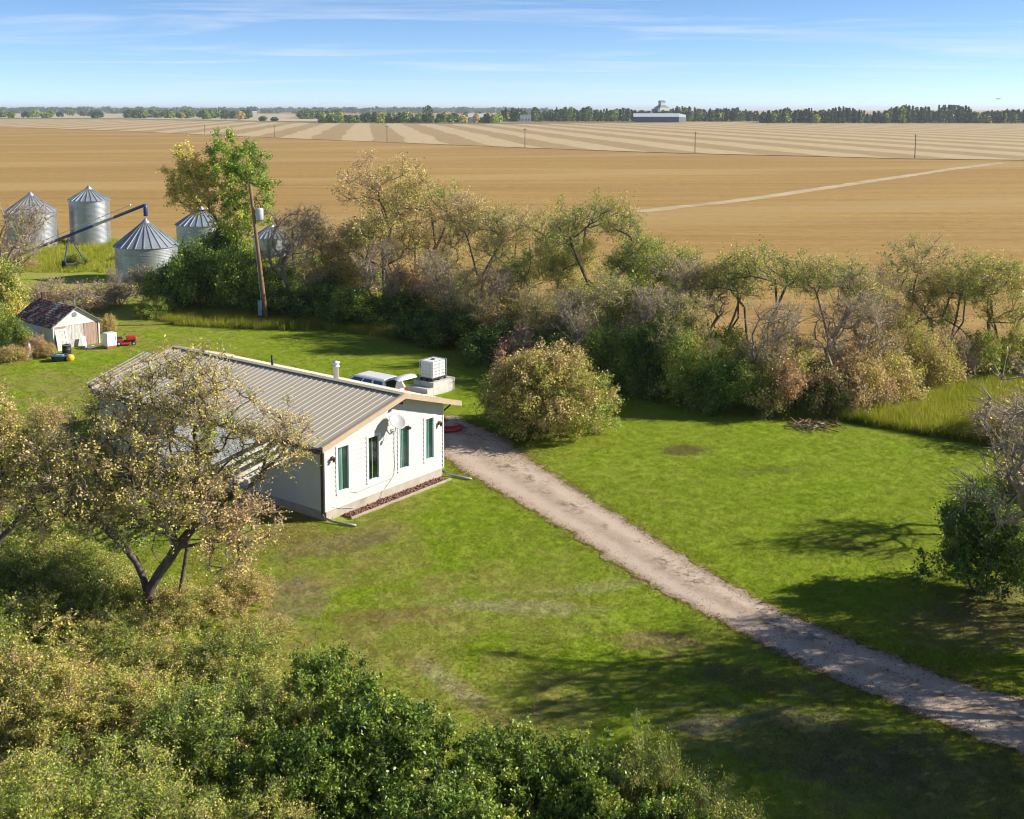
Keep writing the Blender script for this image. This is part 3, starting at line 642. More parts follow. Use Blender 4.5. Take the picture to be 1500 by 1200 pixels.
for s in (-1, 1):
    A0, A1 = (s * .868, -2.22, 1.0), (s * .868, 1.22, 1.0); T0, T1 = (s * .668, -1.98, 1.70), (s * .648, .40, 1.70)
    def side(u, v_): return Vector(lerp3(lerp3(A0, A1, u), lerp3(T0, T1, u), v_))
    for u0, u1 in ((.03, .30), (.34, .60), (.63, .95)):
        q = [side(u0, .14), side(u1, .14), side(u1 - (.03 if u1 > .9 else 0), .88), side(u0 + .02, .88)]
        off = Vector((s * .012, 0, .004)); MB().hull([p for p in q], [p + off for p in q]).build('side_window', M['cglass'], car)
    q = [Vector((s * .915, y, z)) for y, z in ((-.45, .72), (-.25, .72), (-.25, .75), (-.45, .75))]; MB().hull(q, [p + Vector((s * .03, 0, 0)) for p in q]).build('door_handle', M['black'], car)
    MB().box((s * .98, .95, 1.08), (.2, .12, .15)).build('mirror', M['carpaint'], car, bevel=.03)
    MB().box((s * .72, -2.36, .86), (.2, .12, .34)).build('tail_lamp', M['redlamp'], car, bevel=.02)
    MB().box((s * .62, 2.28, .76), (.34, .2, .16)).build('headlight', M['lamp'], car, bevel=.04)
    for y in (-1.42, 1.48):
        wh = MB(); wh.lathe([(.20, -.11), (.31, -.11), (.345, -.07), (.345, .07), (.31, .11), (.20, .11), (.20, -.11)], 24); wo2 = wh.build('wheel', M['tyre'], car, True, loc=(s * .84, y, .345), rot=(0, R(90), 0))
        MB().lathe([(0, s * .07), (.10, s * .10), (.20, s * .08), (.20, -s * .05)], 14).build('rim', M['rim'], wo2, True)
ws = MB(); q = [Vector(p) for p in ((-.74, 1.21, 1.08), (.74, 1.21, 1.08), (.58, .50, 1.64), (-.58, .50, 1.64))]; ws.hull(q, [p + Vector((0, .012, .012)) for p in q]); ws.build('windscreen', M['cglass'], car)
op = MB(); q = [Vector(p) for p in ((-.72, -2.285, .80), (.72, -2.285, .80), (.58, -2.06, 1.62), (-.58, -2.06, 1.62))]; op.hull(q, [p + Vector((0, -.11, 0)) if i < 2 else p + Vector((0, -.02, .0)) for i, p in enumerate(q)]); op.build('cargo_shade_panel', M['black'], car)  # solid black panel paints the shade inside the open tail
tg = MB(); prof = [(-2.05, 1.72), (-2.35, 1.90), (-2.75, 2.00), (-3.05, 1.98), (-3.22, 1.88)]; A_, B_ = [], []
for i, (y, z) in enumerate(prof):
    hw = (.64, .70, .76, .80, .76)[i]; A_.append([(-hw, y, z), (hw, y, z)]); B_.append([(-hw, y, z - .05), (hw, y, z - .05)])
vs = [p for r in A_ for p in r] + [p for r in B_ for p in r]; n = len(prof)
fs = [(2 * i, 2 * i + 1, 2 * i + 3, 2 * i + 2) for i in range(n - 1)] + [(2 * n + 2 * i, 2 * n + 2 * i + 2, 2 * n + 2 * i + 3, 2 * n + 2 * i + 1) for i in range(n - 1)]
fs += [(2 * i, 2 * i + 2, 2 * n + 2 * i + 2, 2 * n + 2 * i) for i in range(n - 1)] + [(2 * i + 1, 2 * n + 2 * i + 1, 2 * n + 2 * i + 3, 2 * i + 3) for i in range(n - 1)] + [(0, 2 * n, 2 * n + 1, 1), (2 * n - 2, 2 * n - 1, 4 * n - 1, 4 * n - 2)]
tg.add(vs, fs); to = tg.build('tailgate', M['carpaint'], car, True)
q = [Vector((x, y, z - .052)) for x, y, z in ((-.55, -2.25, 1.845), (.55, -2.25, 1.845), (.62, -2.7, 1.975), (-.62, -2.7, 1.975))]; MB().hull(q, [p - Vector((0, 0, .012)) for p in q]).build('rear_window', M['cglass'], to)
MB().box((0, -2.40, .55), (1.6, .16, .24)).build('bumper', M['carpaint'], car, bevel=.05)
# red plastic sled by the corner of the bungalow
p = at(655, 634); sled = empty('plastic_sled', (p.x, p.y, .045), R(15), 'red plastic sled lying where the drive meets the bungalow', 'sled')
sm = MB(); n = 9; vs = []
for i in range(n):
    u = -1 + 2 * i / (n - 1)
    for v_, z in ((-1, .20), (-.8, .02), (0, 0), (.8, .02), (1, .20)):
        k = 1 - .35 * max(0, abs(u) - .6) / .4; vs.append((u * .75, v_ * .30 * k, z + .22 * max(0, u - .6) + .05 * max(0, -u - .7)))
sm.add(vs, [(i * 5 + k, i * 5 + k + 1, i * 5 + k + 6, i * 5 + k + 5) for i in range(n - 1) for k in range(4)])
M['red'] = pm('red_plastic', (.50, .03, .025), (.40, .03, .025), 3, .4, c3=(.30, .06, .05), s3=1.5)
sh = sm.build('shell', M['red'], sled, True); sh.modifiers.new('t', 'SOLIDIFY').thickness = .015
tp2 = MB(); tp2.tube([(.75, -.1, .24), (1.0, 0, .1), (.75, .1, .24)], .012, 6); tp2.build('tow_rope', M['black'], sled)
#@@PART2
# ------------------------------------------------------------------ trees and shrubs
def grow(blobs, stems, npts, bf, seed, shell=2.4):
    """nodes spread through the crown's lobes, joined to the stems like a balanced spanning tree"""
    g = np.random.default_rng(seed); B = np.array([b[:6] for b in blobs], float); tones = np.array([b[6] for b in blobs])
    vol = np.array([(b[3] * b[4] * b[5]) ** .8 * (b[7] if len(b) > 7 else 1) for b in blobs]); vol /= vol.sum()
    bi = g.choice(len(blobs), npts, p=vol)
    d = g.normal(size=(npts, 3)); d /= np.linalg.norm(d, axis=1, keepdims=True)
    P = B[bi, :3] + d * (g.random((npts, 1)) ** (1 / shell)) * B[bi, 3:]
    P[:, 2] = np.maximum(P[:, 2], .12)
    nodes, par = [], []
    for st in stems:
        for k, q in enumerate(st):
            nodes.append(np.array(q, float)); par.append(len(nodes) - 2 if k else -1)
    nt = len(nodes); N0 = np.array(nodes)
    pl = np.zeros(nt)
    for i in range(nt):
        if par[i] >= 0: pl[i] = pl[par[i]] + np.linalg.norm(N0[i] - N0[par[i]])
    X = np.concatenate([N0, P]); parent = np.concatenate([np.array(par), -np.ones(npts, int)]).astype(int); plen = np.concatenate([pl, np.zeros(npts)])
    cost = np.full(npts, 1e9); best = np.zeros(npts, int); free = np.ones(npts, bool)
    def upd(j):
        c = np.linalg.norm(P - X[j], axis=1); c = c * (1 + .5 * np.maximum(0, (X[j][2] - P[:, 2]) / (c + 1e-6))) + bf * plen[j]
        m = c < cost; cost[m] = c[m]; best[m] = j
    for j in range(nt):
        if N0[j][2] > .3 or nt < 3: upd(j)
    for _ in range(npts):
        c = np.where(free, cost, 1e12); i = int(c.argmin()); free[i] = False; j = nt + i
        parent[j] = best[i]; plen[j] = plen[best[i]] + np.linalg.norm(P[i] - X[best[i]]); upd(j)
    tone = np.concatenate([np.zeros(nt), tones[bi]]); cen = np.concatenate([N0, B[bi, :3]]); 
    return X, parent, tone, cen, nt
def tubes(X, parent, nt, rtip, rexp, rmax, seed, sides=6):
    g = np.random.default_rng(seed); n = len(X); ch = [[] for _ in range(n)]
    for i in range(n):
        if parent[i] >= 0: ch[parent[i]].append(i)
    order = []; st = [i for i in range(n) if parent[i] < 0]
    while st: i = st.pop(); order.append(i); st += ch[i]
    rad = np.zeros(n)
    for i in order[::-1]:
        rad[i] = rtip if not ch[i] else min(rmax, sum(rad[c] ** rexp for c in ch[i]) ** (1 / rexp))
    mb = MB()
    starts = [(None, i) for i in range(n) if parent[i] < 0]
    while starts:
        a, i = starts.pop(); pts = [] if a is None else [X[a]]; rs = [] if a is None else [min(rad[a], rad[i] * 1.15)]
        while True:
            pts.append(X[i]); rs.append(rad[i])
            if not ch[i]: break
            c = sorted(ch[i], key=lambda k: -rad[k])
            for k in c[1:]: starts.append((i, k))
            i = c[0]
        if len(pts) < 2: continue
        q, r2 = [], []
        for k in range(len(pts) - 1):
            p0 = pts[max(0, k - 1)]; p1 = pts[k]; p2 = pts[k + 1]; p3 = pts[min(len(pts) - 1, k + 2)]
            q.append(p1); r2.append(rs[k]); L_ = np.linalg.norm(p2 - p1)
            q.append(.5 * p1 + .5 * p2 + .07 * (p1 - p0 + p2 - p3) + g.normal(size=3) * .05 * L_); r2.append((rs[k] + rs[k + 1]) / 2)
        q.append(pts[-1]); r2.append(rs[-1] * .5)
        if rs[0] > .10: r2[0] *= 1.25
        mb.tube([tuple(p) for p in q], r2, sides if rs[0] > .04 else 4, False)
    return mb
def foliage(X, tone, cen, nt, ntw, tlen, nleaf, lsize, seed, leafiness=1.0, tw_r=.008, up=.35, tjit=.065, jit=.12, slim=.55, vm=1.0):
    """fine twigs at every crown node and leaves along them"""
    g = np.random.default_rng(seed); C = X[nt:]; T = tone[nt:]; O = C - cen[nt:]
    O /= np.linalg.norm(O, axis=1, keepdims=True) + 1e-6
    idx = np.repeat(np.arange(len(C)), ntw); m = len(idx)
    d = O[idx] * .7 + g.normal(size=(m, 3)) * .75 + np.array([0, 0, up]); d /= np.linalg.norm(d, axis=1, keepdims=True)
    ln = tlen * g.uniform(.45, 1.15, m)[:, None]; base = C[idx]; tip = base + d * ln; tip[:, 2] = np.maximum(tip[:, 2], .05)
    s = np.cross(d, g.normal(size=(m, 3))); s /= np.linalg.norm(s, axis=1, keepdims=True) + 1e-9; s2 = np.cross(d, s)
    mid = base + d * ln * .55 + g.normal(size=(m, 3)) * .06 * tlen
    V = np.stack([base + s * tw_r, base - s * tw_r * .5 + s2 * tw_r, base - s * tw_r * .5 - s2 * tw_r, mid + s * tw_r * .7, mid - s * tw_r * .35 + s2 * tw_r * .6, mid - s * tw_r * .35 - s2 * tw_r * .6, tip], 1).reshape(-1, 3)
    F = np.array([(0, 1, 4), (0, 4, 3), (1, 2, 5), (1, 5, 4), (2, 0, 3), (2, 3, 5), (3, 4, 6), (4, 5, 6), (5, 3, 6)])
    F = (np.arange(m)[:, None, None] * 7 + F[None]).reshape(-1, 3)
    keep = g.random(m) < leafiness; li = np.repeat(np.nonzero(keep)[0], nleaf); k = len(li)
    u = g.uniform(.15, 1.08, k)[:, None]; c = base[li] + (tip[li] - base[li]) * u + g.normal(size=(k, 3)) * jit
    c[:, 2] = np.maximum(c[:, 2], .06)
    nrm = g.normal(size=(k, 3)) * .8 + np.array([.25, 0, .75]); nrm /= np.linalg.norm(nrm, axis=1, keepdims=True)
    t = np.cross(nrm, g.normal(size=(k, 3))); t /= np.linalg.norm(t, axis=1, keepdims=True) + 1e-9; b = np.cross(nrm, t)
    sz = (lsize * g.uniform(.6, 1.35, k))[:, None] * .5; fold = nrm * sz * .18
    LV = np.stack([c - t * sz, c + b * sz * slim + fold, c + t * sz, c - b * sz * slim + fold], 1).reshape(-1, 3)
    LF = np.arange(k * 4).reshape(-1, 4)
    clump = g.normal(size=len(C)) * .06; lt = T[idx[li]] + clump[idx[li]] + g.normal(size=k) * tjit
    val = np.clip(g.normal(1, .22, k), .5, 1.6) * vm
    return V, F, LV, LF, np.repeat(lt, 4), np.repeat(val, 4)
def plant_mesh(name, blobs, stems, npts=160, bf=.3, seed=1, rtip=.014, rexp=2.2, rmax=.3, ntw=6, tlen=.7, nleaf=8, lsize=.16, leafiness=1.0, bark='bark', leaf='leaf', twig='twig', tw_r=.008, up=.35, tjit=.065, jit=.12, shell=2.4, slim=.55, vm=1.0):
    X, par, tone, cen, nt = grow(blobs, stems, npts, bf, seed, shell)
    tb = tubes(X, par, nt, rtip, rexp, rmax, seed); V, F, LV, LF, lt, val = foliage(X, tone, cen, nt, ntw, tlen, nleaf, lsize, seed + 1, leafiness, tw_r, up, tjit, jit, slim, vm)
    trunk = tb.mesh(name + '_trunk', M[bark], True)
    tw = fast_mesh(name + '_twigs', V, F, M[twig])
    crown = fast_mesh(name + '_crown', LV, LF, M[leaf], {'tone': lt, 'val': val}) if len(LF) else None
    return trunk, tw, crown
def plant(meshes, name, loc, rz, sc, label, cat, group=None, shift=0.0):
    e = empty(name, loc, rz, label, cat, group)
    e.scale = sc if hasattr(sc, '__len__') else (sc, sc, sc)
    t = link('trunk' if cat == 'tree' else 'stems', meshes[0], e)
    link('twigs', meshes[1], t)
    if meshes[2]:
        c = link('crown' if cat == 'tree' else 'foliage', meshes[2], e); c['tone_shift'] = float(shift)
    return e
def rblobs(seed, n, rad, z0, z1, tone, spread=.12, r=(.9, 1.5), top=True):
    g = random.Random(seed); out = []
    for k in range(n):
        a = 2 * math.pi * (k / n) + g.uniform(-.4, .4); f = g.uniform(0, 1); rr_ = rad * math.sqrt(g.uniform(.12, 1)) * (1 - .45 * f * f); s = g.uniform(*r)
        out.append((rr_ * math.cos(a), rr_ * math.sin(a), z0 + (z1 - z0) * f, s, s, s * .85, tone + g.uniform(-spread, spread)))
    return out
ORD = 'first second third fourth fifth sixth seventh eighth ninth tenth eleventh twelfth thirteenth fourteenth fifteenth sixteenth seventeenth eighteenth nineteenth twentieth twenty-first twenty-second twenty-third twenty-fourth twenty-fifth twenty-sixth twenty-seventh twenty-eighth twenty-ninth thirtieth thirty-first thirty-second thirty-third thirty-fourth thirty-fifth thirty-sixth'.split()
PR = {}   # windbreak kinds, 9 m tall
def stem(h, lean=(0, 0), k=4, seed=0):
    g = random.Random(seed); return [(lean[0] * i / k + g.uniform(-.08, .08) * (i > 0), lean[1] * i / k + g.uniform(-.08, .08) * (i > 0), h * i / k) for i in range(k + 1)]
PR['A'] = plant_mesh('brown_tree', rblobs(11, 13, 2.5, 3.4, 8.0, .68, .12), [stem(2.2, (.4, .1), seed=1), stem(2.6, (-.7, .4), seed=2)], 240, .3, 21, ntw=7, nleaf=10, lsize=.125, leafiness=.85, tlen=.8, rmax=.19)
PR['B'] = plant_mesh('vase_tree', rblobs(12, 9, 2.9, 5.4, 8.3, .45, .10, (.8, 1.25)), [stem(2.8, (.6, -.2), seed=3), stem(2.4, (-.5, .2), seed=4)], 200, .45, 22, ntw=6, nleaf=10, lsize=.12, leafiness=.6, tlen=.8, rmax=.18, rtip=.015)
PR['C'] = plant_mesh('bare_tree', rblobs(13, 11, 2.6, 4.0, 8.1, .60, .10), [stem(2.4, (-.4, .3), seed=5), stem(2.0, (.7, -.1), seed=6)], 230, .42, 23, ntw=7, nleaf=6, lsize=.12, leafiness=.16, tlen=1.0, rmax=.20, bark='deadbark', twig='deadbark', tw_r=.014, rtip=.024)
PR['D'] = plant_mesh('full_tree', rblobs(14, 13, 2.7, 3.4, 7.9, .45, .12, (.9, 1.4)), [stem(2.2, (.3, .3), seed=7), stem(2.0, (-.5, -.3), seed=8)], 240, .3, 24, ntw=7, nleaf=11, lsize=.12, leafiness=.72, tlen=.75, rmax=.18)
PR['E'] = plant_mesh('thin_tree', rblobs(15, 12, 2.3, 3.0, 8.2, .66, .14), [stem(2.6, (.2, .5), seed=9), stem(2.2, (-.6, 0), seed=10)], 230, .35, 25, ntw=8, nleaf=10, lsize=.115, leafiness=.5, tlen=.95, rmax=.18, twig='deadbark', tw_r=.010)
def shrub_blobs(seed, n, rad, h, tone, spread=.1):
    g = random.Random(seed); out = []
    for k in range(n):
        a = g.uniform(0, 6.283); q = math.sqrt(g.uniform(0, 1)); s = g.uniform(.32, .5) * min(rad, h); z = (h - s) * math.sqrt(max(0.02, 1 - (q * .9) ** 2)) * g.uniform(.55, 1)
        out.append(((rad - s * .8) * q * math.cos(a), (rad - s * .8) * q * math.sin(a), max(s * .7, z), s, s, s * .9, tone + g.uniform(-spread, spread)))
    return out
def sstems(n, r, seed):
    g = random.Random(seed); out = []
    for k in range(n):
        a = g.uniform(0, 6.283); x, y = r * math.cos(a), r * math.sin(a); out.append([(x * .3, y * .3, 0), (x * .7, y * .7, .4), (x, y, .8)])
    return out
SH = {}   # understorey kinds, radius 2, 3 m tall
SH['g'] = plant_mesh('dark_shrub', shrub_blobs(31, 16, 2.0, 3.0, .17, .08), sstems(6, .5, 1), 170, .3, 41, ntw=7, nleaf=14, lsize=.12, tlen=.5, rmax=.05, rtip=.01)
SH['y'] = plant_mesh('yellow_green_shrub', shrub_blobs(32, 16, 2.0, 3.0, .38, .10), sstems(6, .5, 2), 170, .3, 42, ntw=7, nleaf=13, lsize=.12, tlen=.55, rmax=.05, rtip=.01)
SH['r'] = plant_mesh('russet_shrub', shrub_blobs(33, 16, 2.0, 3.0, .70, .10), sstems(6, .5, 3), 180, .3, 43, ntw=8, nleaf=11, lsize=.11, tlen=.6, rmax=.05, rtip=.01, leafiness=.8)
SH['o'] = plant_mesh('olive_shrub', shrub_blobs(34, 16, 2.0, 3.0, .55, .16), sstems(6, .5, 4), 180, .3, 44, ntw=8, nleaf=11, lsize=.11, tlen=.6, rmax=.05, rtip=.01, leafiness=.85)
SH['t'] = plant_mesh('twiggy_shrub', shrub_blobs(35, 14, 2.0, 3.0, .78, .12), sstems(6, .5, 5), 170, .35, 45, ntw=7, nleaf=5, lsize=.12, tlen=.8, rmax=.05, rtip=.016, leafiness=.28, bark='deadbark', twig='deadbark', tw_r=.013)

DESC = {'A': 'tan-gold leafy crown', 'B': 'open vase crown of green leaves', 'C': 'bare grey crown', 'D': 'full yellow-green crown', 'E': 'thin olive-tan crown'}
belt = [(425, 455, 300, 'C', 0), (448, 438, 312, 'E', -.05), (475, 452, 322, 'E', 0), (520, 455, 330, 'A', -.1), (562, 455, 246, 'A', -.05), (617, 455, 254, 'B', .06), (662, 462, 284, 'E', -.06), (705, 470, 290, 'B', .14), (748, 478, 306, 'E', -.2),
        (800, 490, 316, 'A', -.2), (838, 496, 332, 'D', .10), (880, 503, 279, 'B', 0), (932, 512, 326, 'D', -.02), (985, 520, 342, 'D', .04), (1018, 540, 374, 'C', 0), (1050, 545, 376, 'B', .02), (1104, 552, 352, 'B', -.02),
        (1215, 560, 368, 'B', .04), (1270, 556, 390, 'C', 0), (1326, 548, 352, 'E', -.2), (1378, 552, 384, 'B', .06), (1432, 548, 350, 'D', .08),
        (645, 492, 368, 'C', 0), (722, 508, 388, 'C', 0), (790, 532, 420, 'E', -.1), (870, 548, 402, 'E', -.25), (955, 562, 415, 'C', 0), (1290, 566, 420, 'A', -.1), (558, 476, 352, 'C', 0), (692, 512, 396, 'E', -.1), (850, 556, 425, 'C', 0), (1004, 582, 436, 'E', -.2), (1128, 596, 436, 'C', 0), (1240, 592, 428, 'C', 0), (1470, 545, 380, 'B', .08)]
belt.sort(key=lambda b: b[0]); rw = random.Random(77)
for i, (x, yb, yt, k, sh) in enumerate(belt):
    p = at(x, yb); h = zat(p, yt) * 1.04; s = h / 9.0; wd = s * rw.uniform(.92, 1.15)
    plant(PR[k], 'windbreak_tree', p, rw.uniform(0, 6.28), (wd, wd, s), f'{ORD[i]} windbreak tree counted rightward from the power pole, {DESC[k]}', 'tree', 'trees of the windbreak', sh)
SD = {'g': 'dark green', 'y': 'yellow-green', 'r': 'russet brown', 'o': 'olive and gold', 't': 'leafless grey'}
front = [(428, 464, 402, 52, 'g', 0), (468, 470, 405, 50, 'g', .05), (520, 474, 412, 52, 'g', .12), (575, 482, 420, 50, 'g', .06), (625, 500, 432, 50, 'g', 0), (672, 516, 446, 46, 'g', 0), (722, 534, 462, 50, 'g', .0), (778, 546, 470, 52, 'g', .10), (838, 558, 462, 54, 'y', -.12), (893, 568, 452, 54, 'y', -.04), (948, 580, 462, 52, 'g', .05),
         (1000, 592, 474, 54, 'y', .0), (1056, 600, 484, 54, 'g', .12), (1110, 606, 492, 52, 'o', -.1), (1160, 610, 488, 50, 'r', .02), (1210, 610, 505, 48, 'g', .03), (1255, 604, 492, 50, 'o', .1), (1305, 590, 476, 52, 'r', -.04), (1352, 574, 462, 50, 'r', -.1), (1398, 560, 476, 42, 't', 0), (1440, 556, 470, 40, 'y', .06), (1490, 552, 480, 36, 'y', .1)]
back = [(500, 455, 385, 54, 'o', .1), (610, 466, 392, 52, 'o', .12), (665, 478, 400, 52, 'r', -.05), (712, 494, 418, 50, 't', 0), (760, 506, 412, 52, 'o', 0), (815, 520, 420, 54, 'o', .08), (868, 530, 428, 54, 'y', .05), (925, 538, 420, 54, 'y', .06), (985, 550, 440, 54, 'y', .02), (1060, 564, 462, 50, 'y', .04), (1150, 574, 482, 48, 'o', .0), (1250, 568, 480, 48, 'o', .08), (1315, 558, 470, 46, 'r', -.08)]
for row, what in ((front, 'front'), (back, 'second')):
    for i, (x, yb, yt, wpx, k, sh) in enumerate(row):
        p = at(x, yb + rw.uniform(-6, 3)); h = zat(p, yt - (14 if what == 'second' else -3)) * rw.uniform(.75, 1.15); sh += .02; r_ = wpx / FOC * p.y * 1.08
        plant(SH[k], 'windbreak_shrub', p, rw.uniform(0, 6.28), (r_ / 2, r_ / 2, h / 3.0), f'{SD[k]} shrub, {ORD[i]} in the {what} row of the windbreak from the power pole', 'shrub', 'shrubs under the windbreak', sh)

# green mass behind the power pole
for i, (x, yb, yt, wpx, sh, lb) in enumerate(((250, 452, 372, 44, .06, 'bushy green shrub beside the nearest grain bin'), (300, 455, 345, 56, .04, 'large leafy green shrub left of the power pole'), (358, 458, 352, 50, .10, 'leafy green shrub directly behind the power pole'), (322, 425, 318, 46, .03, 'dark green shrub in front of the two-coloured tall tree'), (228, 466, 432, 30, .12, 'low green shrub at the corner of the tall grass'), (412, 440, 378, 40, .02, 'dark green shrub in front of the bin glimpsed right of the pole'), (448, 432, 372, 40, .0, 'dark green shrub at the left end of the windbreak'))):
    p = at(x, yb); r_ = wpx / FOC * p.y; plant(SH['g'], 'lilac_shrub', p, i * 1.3, (r_ / 2, r_ / 2, zat(p, yt) / 3.0), lb, 'shrub', None, sh + .09)
# the tall tree with a yellow and a green lobe
p = at(345, 430); S_ = p.y / FOC
def lob(x, y, r, tone, dy=0, w_=1): return ((x - 345) * S_, dy, zat(p, y), r, r, r * .9, tone, w_)
tt = plant_mesh('two_tone_tree', [lob(277, 245, 1.9, .62), lob(302, 262, 2.0, .58), lob(266, 282, 1.7, .63), lob(296, 292, 1.8, .60), lob(285, 268, 1.6, .62), lob(340, 225, 1.9, .31), lob(362, 240, 1.9, .27, .6), lob(335, 250, 1.7, .30, -.8), lob(378, 275, 1.7, .28), lob(350, 285, 1.8, .33), lob(345, 320, 2.0, .38, .5), lob(370, 315, 1.7, .36)],
                [[(.2, 0, 0), (0, 0, 2), (-.3, 0, 3.6), (-1.0, 0, 5.2), (-2.0, 0, 7.2)], [(.2, 0, 0), (.3, .1, 2.2), (.2, .1, 4.5), (.4, .1, 7.0)]], 330, .3, 51, ntw=8, nleaf=14, lsize=.19, leafiness=.95, tlen=.75, rmax=.26, tjit=.05, vm=1.25)
plant(tt, 'tall_tree', p, 0, 1, 'tall tree with a yellow left lobe and a green right lobe behind the power pole', 'tree')
# trees and scrub round the shed
p = at(32, 452); h = zat(p, 286)
plant(PR['C'], 'bare_tree', p, 2.2, (h / 9 * .95, h / 9 * .95, h / 9), 'large bare pinkish tree rising behind the weathered shed', 'tree')
p = at(168, 452); plant(PR['C'], 'dead_sapling', p, .6, (.22, .22, zat(p, 388) / 9), 'small dead tree on the grass left of the nearest grain bin', 'tree')
for x, yb, yt, wpx, k, sh, lb in ((125, 458, 408, 45, 't', 0, 'grey brush just behind the shed ridge'), (175, 448, 408, 36, 't', 0, 'grey brush between the shed and the nearest grain bin'), (205, 425, 385, 30, 't', 0, 'leafless scrub leaning on the nearest grain bin'), (70, 452, 402, 40, 't', 0, 'grey scrub at the foot of the large bare tree'),
        (8, 470, 375, 40, 'y', .12, 'yellow-green shrub at the left edge behind the shed'), (2, 400, 335, 26, 'o', .1, 'golden shrub at the left edge beside the round bins'), (20, 518, 462, 28, 'y', -.1, 'green shrub against the shaded side of the shed'), (52, 522, 486, 18, 'r', .16, 'small orange shrub by the left corner of the shed'),
        (20, 530, 500, 26, 'o', .1, 'brown weedy shrub in front of the shed, at the left edge'), (68, 524, 498, 16, 'o', .1, 'low golden weeds beside the leaning door'), (158, 488, 455, 14, 'o', .08, 'thin yellow weeds at the right corner of the shed'), (112, 392, 370, 20, 'y', .05, 'low green weeds below the auger'), (36, 395, 370, 22, 'o', .0, 'brown scrub at the auger foot'),
        (-8, 500, 440, 30, 'y', 0, 'bright green shrub cut off by the left edge near the shed')):
    p = at(x, yb); r_ = wpx / FOC * p.y; plant(SH[k], 'yard_shrub', p, x * .7, (r_ / 2, r_ / 2, zat(p, yt) / 3.0), lb, 'shrub', None, sh)
# multicoloured round bush by the drive
p = at(806, 632); bw_ = 4.05
bb = [(0, 0, 1.7, 3.3, 3.3, 2.2, .54, 1.4), (1.6, -.6, 1.5, 2.1, 2.2, 1.4, .44, 1.0), (-1.7, -.4, 1.5, 2.1, 2.2, 1.4, .50, 1.0)]
g_ = random.Random(9)
for k in range(46):
    a = g_.uniform(0, 6.283); q = .93 * math.sqrt(g_.uniform(0, 1)); s = g_.uniform(.75, 1.15); x, y = (bw_ - s * .75) * q * math.cos(a), (bw_ - s * .75) * q * math.sin(a)
    z = max(.8, (4.4 - s * .7) * math.sqrt(max(.03, 1 - (q * .92) ** 2)) * g_.uniform(.5, 1))
    t_ = .56 - .22 * max(0, (x - .5) / 3) + g_.uniform(-.10, .16)
    if x < -.8 and z > 2.5: t_ = g_.choice((.60, .60, .84))
    if x < -2.2 and z < 2.5: t_ = .42
    bb.append((x, y, z, s, s, s * .9, t_))
bush = plant_mesh('round_bush', bb, sstems(9, .7, 6), 760, .3, 61, ntw=9, nleaf=10, lsize=.115, tlen=.55, rmax=.06, rtip=.01, tjit=.08, leafiness=.9, jit=.09, vm=.92)
plant(bush, 'round_bush', p, 0, 1, 'big round bush in gold, brown and green beside the end of the drive', 'bush')
rt = plant_mesh('red_shoots', [(0, 0, 1.2, .5, .5, .9, .95), (.7, .1, 1.5, .4, .4, .9, .92)], [[(0, 0, 0), (0, 0, .4)]], 50, .3, 62, ntw=8, nleaf=3, lsize=.10, tlen=.7, rmax=.03, rtip=.008, leafiness=.7, up=1.2)
p2 = at(742, 560); plant(rt, 'red_shrub', p2, 0, (1.3, 1.3, 1.25), 'thin red-brown shoots standing behind the big round bush', 'shrub')
# large tree in front of the bungalow
p = at(218, 912); S_ = p.y / FOC
def lob(x, y, r, tone, dy=0, w_=1): return ((x - 218) * S_, dy, zat(p + Vector((0, dy, 0)), y), r, r, r * .85, tone, w_)
big = [lob(150, 640, 1.3, 0.57), lob(120, 690, 1.3, 0.61, -1), lob(95, 740, 1.1, 0.55, -1.2), lob(190, 590, 1.2, 0.57, .8), lob(240, 565, 1.2, 0.59, 1.0), lob(300, 560, 1.2, 0.63, .6), lob(330, 590, 1.2, 0.55, .2), lob(260, 640, 1.4, 0.59), lob(200, 680, 1.4, 0.61, -.8), lob(330, 650, 1.0, 0.43, .3),
       lob(420, 630, .95, 0.61, .8), lob(400, 665, 1.0, 0.63, .3), lob(435, 660, .7, 0.53, .6), lob(280, 720, 1.2, 0.57, -1.2), lob(330, 740, 1.2, 0.67, -.8), lob(375, 770, 1.0, 0.69, -.6), lob(150, 760, 1.1, 0.57, -1.2), lob(240, 765, 1.0, 0.41, -1.6), lob(350, 800, .9, 0.65, -1), lob(175, 730, 1.2, 0.61, 1.2), lob(300, 690, 1.2, 0.61, 1.4)]
bt = plant_mesh('big_tree', big, [[(.05, 0, 0), (0, 0, .8), (-.12, .05, 1.4), (-.7, .1, 2.4), (-1.5, .0, 3.3), (-2.2, -.2, 4.0)], [(0, 0, .8), (.45, -.1, 1.7), (1.0, -.2, 2.5), (1.7, -.1, 3.4)], [(.75, .3, 0), (.95, .3, 1.0), (1.15, .4, 2.2), (1.25, .5, 3.4), (1.9, .6, 4.2)]], 760, .32, 71, ntw=11, nleaf=10, lsize=.088, tlen=.6, rmax=.27, rtip=.016, leafiness=.48, tjit=.055, jit=.06, tw_r=.008)
plant(bt, 'spreading_tree', p, 0, 1, 'large forked tree with sparse brown-gold leaves in front of the bungalow', 'tree')
